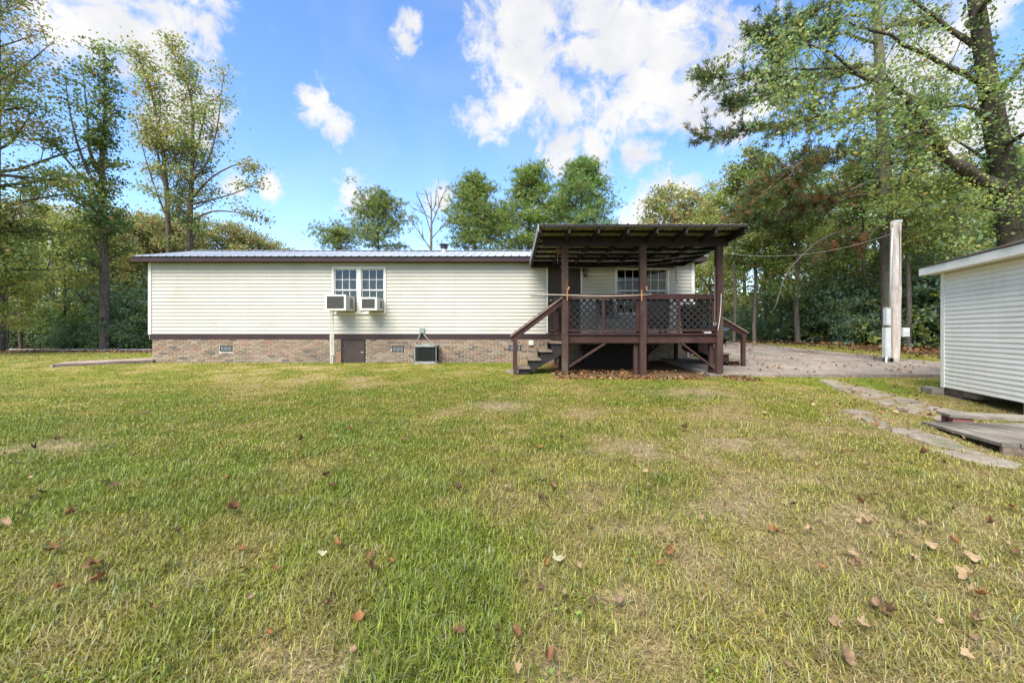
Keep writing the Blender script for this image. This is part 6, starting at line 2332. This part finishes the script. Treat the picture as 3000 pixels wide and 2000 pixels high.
def lobed_leaf(seed, col, curl):
    """five-lobed leaf, unit across, curled, with a stalk"""
    r = rng(seed)
    tips = [(-150, .55), (-75, .8), (-35, .95), (0, 1.1), (35, .95), (75, .8), (150, .55)]
    out = []
    lobes = [(-110, .62), (-55, .85), (0, 1.0), (55, .85), (110, .62)]
    for a, l_ in lobes:
        out += [(a - 27, l_ * .68), (a - 13, l_ * .86), (a, l_), (a + 13, l_ * .84)]
    out.append((137, .3))
    out = [(-137, .3)] + out
    pts = []
    for a, l_ in out:
        a = math.radians(90 + a)
        x, y = .5 * l_ * math.cos(a), .5 * l_ * math.sin(a)
        pts.append((x, y))
    ring1 = [(x * .5, y * .5) for x, y in pts]
    V = [(0, 0)] + ring1 + pts
    def lift(x, y):
        return curl * (x * x * 1.9 + .5 * y * y) + .07 * math.sin(7 * x + seed) * math.cos(6 * y)
    V = [(x * (1 - .5 * curl * abs(x)), y, lift(x, y)) for x, y in V]
    n = len(pts)
    Fc = [(0, 1 + i, 1 + (i + 1) % n) for i in range(n)] + [(1 + i, 1 + n + i, 1 + n + (i + 1) % n, 1 + (i + 1) % n) for i in range(n)]
    k = len(V)
    V += [(-.012, -.02, .0), (.012, -.02, .0), (.02, -.5, .08), (.0, -.5, .08)]
    Fc.append((k, k + 1, k + 2, k + 3))
    m = bpy.data.meshes.new('fallen_leaf')
    m.from_pydata(V, [], Fc)
    m.polygons.foreach_set('use_smooth', [True] * len(m.polygons))
    a = m.attributes.new('col', 'FLOAT_COLOR', 'POINT')
    c = np.ones((len(V), 4), np.float32)
    c[:, :3] = np.array(col) * r.uniform(.8, 1.2, (len(V), 1))
    a.data.foreach_set('color', c.ravel())
    m.materials.append(M_DRY)
    return m


LM = {k: [lobed_leaf(20 + 3 * i + j, c, cu) for j, cu in enumerate((.5, 1.3, 2.3))] for i, (k, c) in enumerate(LEAFCOL.items())}
SPOTS = [(688, 1510, 'brown', 50), (945, 1640, 'pale', 40), (1093, 1685, 'rust', 45), (300, 1710, 'rust', 45), (285, 1678, 'brown', 60), (490, 1672, 'rust', 40), (712, 1685, 'rust', 30), (813, 1688, 'rust', 28),
         (993, 1617, 'rust', 30), (1085, 1643, 'brown', 30), (20, 1558, 'tan', 40), (735, 1773, 'tan', 35), (1048, 1840, 'rust', 45), (1340, 1878, 'brown', 55), (1633, 1668, 'pale', 60), (1690, 1683, 'tan', 30),
         (1580, 1320, 'rust', 45), (1580, 1475, 'dark', 35), (1617, 1437, 'mauve', 35), (1340, 1448, 'dark', 30), (1488, 1438, 'tan', 30), (948, 1408, 'dark', 30), (975, 1437, 'dark', 25), (870, 1345, 'brown', 25),
         (2545, 1557, 'tan', 60), (2715, 1560, 'tan', 70), (2380, 1575, 'tan', 40), (2265, 1570, 'rust', 30), (1970, 1637, 'rust', 40), (1810, 1787, 'mauve', 45), (2500, 1638, 'tan', 40), (2730, 1615, 'tan', 45),
         (2850, 1650, 'tan', 55), (2845, 1707, 'tan', 60), (2870, 1765, 'rust', 40), (2570, 1800, 'mauve', 50), (2440, 1843, 'mauve', 40), (2525, 1860, 'tan', 50), (2860, 1840, 'mauve', 50), (2480, 1965, 'mauve', 60),
         (1605, 1963, 'brown', 50), (1510, 1985, 'tan', 40), (2985, 1635, 'brown', 40), (2005, 1263, 'dark', 35), (2328, 1492, 'dark', 30), (2550, 1463, 'mauve', 35), (2525, 1490, 'rust', 35), (2130, 1503, 'mauve', 35),
         (2640, 1513, 'tan', 40), (2540, 1378, 'tan', 30), (2700, 1340, 'brown', 40), (2590, 1315, 'tan', 35), (2460, 1340, 'brown', 25), (2820, 1432, 'brown', 30), (1895, 1395, 'tan', 25), (1860, 1368, 'rust', 22),
         (1900, 1435, 'tan', 25), (115, 1455, 'dark', 35), (95, 1475, 'dark', 35), (310, 1423, 'dark', 35), (340, 1435, 'dark', 35), (165, 1630, 'brown', 40), (200, 1525, 'brown', 35), (430, 1220, 'dark', 25),
         (880, 1300, 'dark', 25), (1185, 1300, 'brown', 25), (1030, 1268, 'brown', 22), (100, 1325, 'dark', 25), (165, 1295, 'dark', 25), (2240, 1215, 'tan', 25), (1790, 1260, 'tan', 22), (2900, 1550, 'brown', 30),
         (2960, 1500, 'rust', 25), (2800, 1610, 'rust', 30), (2410, 1685, 'rust', 30), (2060, 1540, 'tan', 30), (1580, 1750, 'dark', 30), (1740, 1780, 'dark', 25), (2650, 1580, 'brown', 30)]
R = rng(1200)
for _ in range(95):
    x, y = float(R.uniform(0, 3000)), float(1120 + 860 * R.random() ** 1.8)
    if R.random() < .45:
        x = 1500 + .5 * x
    SPOTS.append((x, y, ['brown', 'rust', 'tan', 'dark', 'mauve'][R.integers(5)], 0))
for x, y, k, px_ in SPOTS:
    p = on_ground(x, y)
    if not grass_free(np.array([p.x]), np.array([p.y]), R)[0] and px_ == 0:
        continue
    d = math.hypot(p.y, CZ - p.z)
    size = min(.13, max(.06, px_ / F * d * 1.05)) if px_ else float(R.uniform(.04, .075))
    o = link('fallen_leaf', LM[k][R.integers(3)])
    lift = .044 if px_ else .036
    o.location = (p.x, p.y, p.z + lift)
    o.rotation_euler = (float(R.normal(0, .35)) - .15, float(R.normal(0, .35)), float(R.uniform(0, 6.28)))
    o.scale = (size, size, size)
    tag(o, LEAFLAB[k], 'leaf', 'fallen leaves on the lawn')


def litter(name, label, n, sampler, size, seed, lift=.012):
    r = rng(seed)
    x, y = sampler(r, n)
    z = np.array(ground(x, y))
    on = in_poly(x, y, DRIVE)
    z = np.where(on, slab_z(y) + .006, z)
    P = np.stack([x, y, z + lift * r.random(len(x))], 1)
    cols = pick(r, len(x), [LEAFCOL['brown'], LEAFCOL['rust'], LEAFCOL['tan'], LEAFCOL['dark'], LEAFCOL['mauve']], [.34, .24, .2, .12, .10])
    m = leaf_mesh(name, P, size * r.uniform(.6, 1.4, len(x)), cols, r, up=2.2, aspect=.8, mat=M_DRY, fold=.16)
    v = np.empty(len(m.vertices) * 3, np.float32)
    m.vertices.foreach_get('co', v)
    v = v.reshape(-1, 4, 3)
    low = v[:, :, 2].min(1) - (P[:, 2] - .004)
    v[:, :, 2] -= np.minimum(low, 0)[:, None]
    m.vertices.foreach_set('co', v.ravel())
    o = stuff(link(name, m))
    o['label'] = label
    o['category'] = 'leaf litter'
    return o


def s_deck(r, n):
    x, y = r.uniform(1.1, 5.6, n), 9.0 + 1.5 * r.random(n) ** 1.3
    k = (vnoise(x, y, .35, 81) > .35) & ~in_poly(x, y, DRIVE)
    return x[k], y[k]


def s_drive(r, n):
    y = r.uniform(9.7, 16.5, n)
    x = r.uniform(5.2, 12.4, n)
    k = in_poly(x, y, DRIVE) & (vnoise(x, y, .7, 82) > .42)
    return x[k], y[k]


def s_wood(r, n):
    x, y = r.uniform(9, 30, n), r.uniform(9.0, 20, n)
    edge = 14.2 - 0.33 * (y - 9.0)
    k = (x > edge + r.normal(size=n) * .5) & ~in_poly(x, y, DRIVE)
    return x[k], y[k]


def s_road(r, n):
    x, y = r.uniform(-24, -8, n), r.normal(18.9, .5, n)
    return x, y


def s_path(r, n):
    x, y = r.uniform(4.5, 9.5, n), r.uniform(4.5, 9.6, n)
    k = vnoise(x, y, .5, 83) > .45
    return x[k], y[k]


litter('leaf_litter', 'brown leaf litter drifted under and before the porch', 3000, s_deck, .058, 1301)
litter('leaf_litter', 'scattered dry leaves on the concrete drive', 700, s_drive, .07, 1302)
litter('leaf_litter', 'russet leaf litter covering the wood floor beyond the drive', 9000, s_wood, .12, 1303, .05)
litter('leaf_litter', 'russet leaf litter along the road edge of the lawn', 2500, s_road, .09, 1304, .03)
litter('leaf_litter', 'dry leaves scattered round the flagstones', 420, s_path, .06, 1305, .03)
print('TRIS', sum(len(m.loop_triangles) if m.loop_triangles else sum(max(0, p.loop_total - 2) for p in m.polygons) if len(m.polygons) < 1000 else len(m.loops) - 2 * len(m.polygons) for m in bpy.data.meshes))
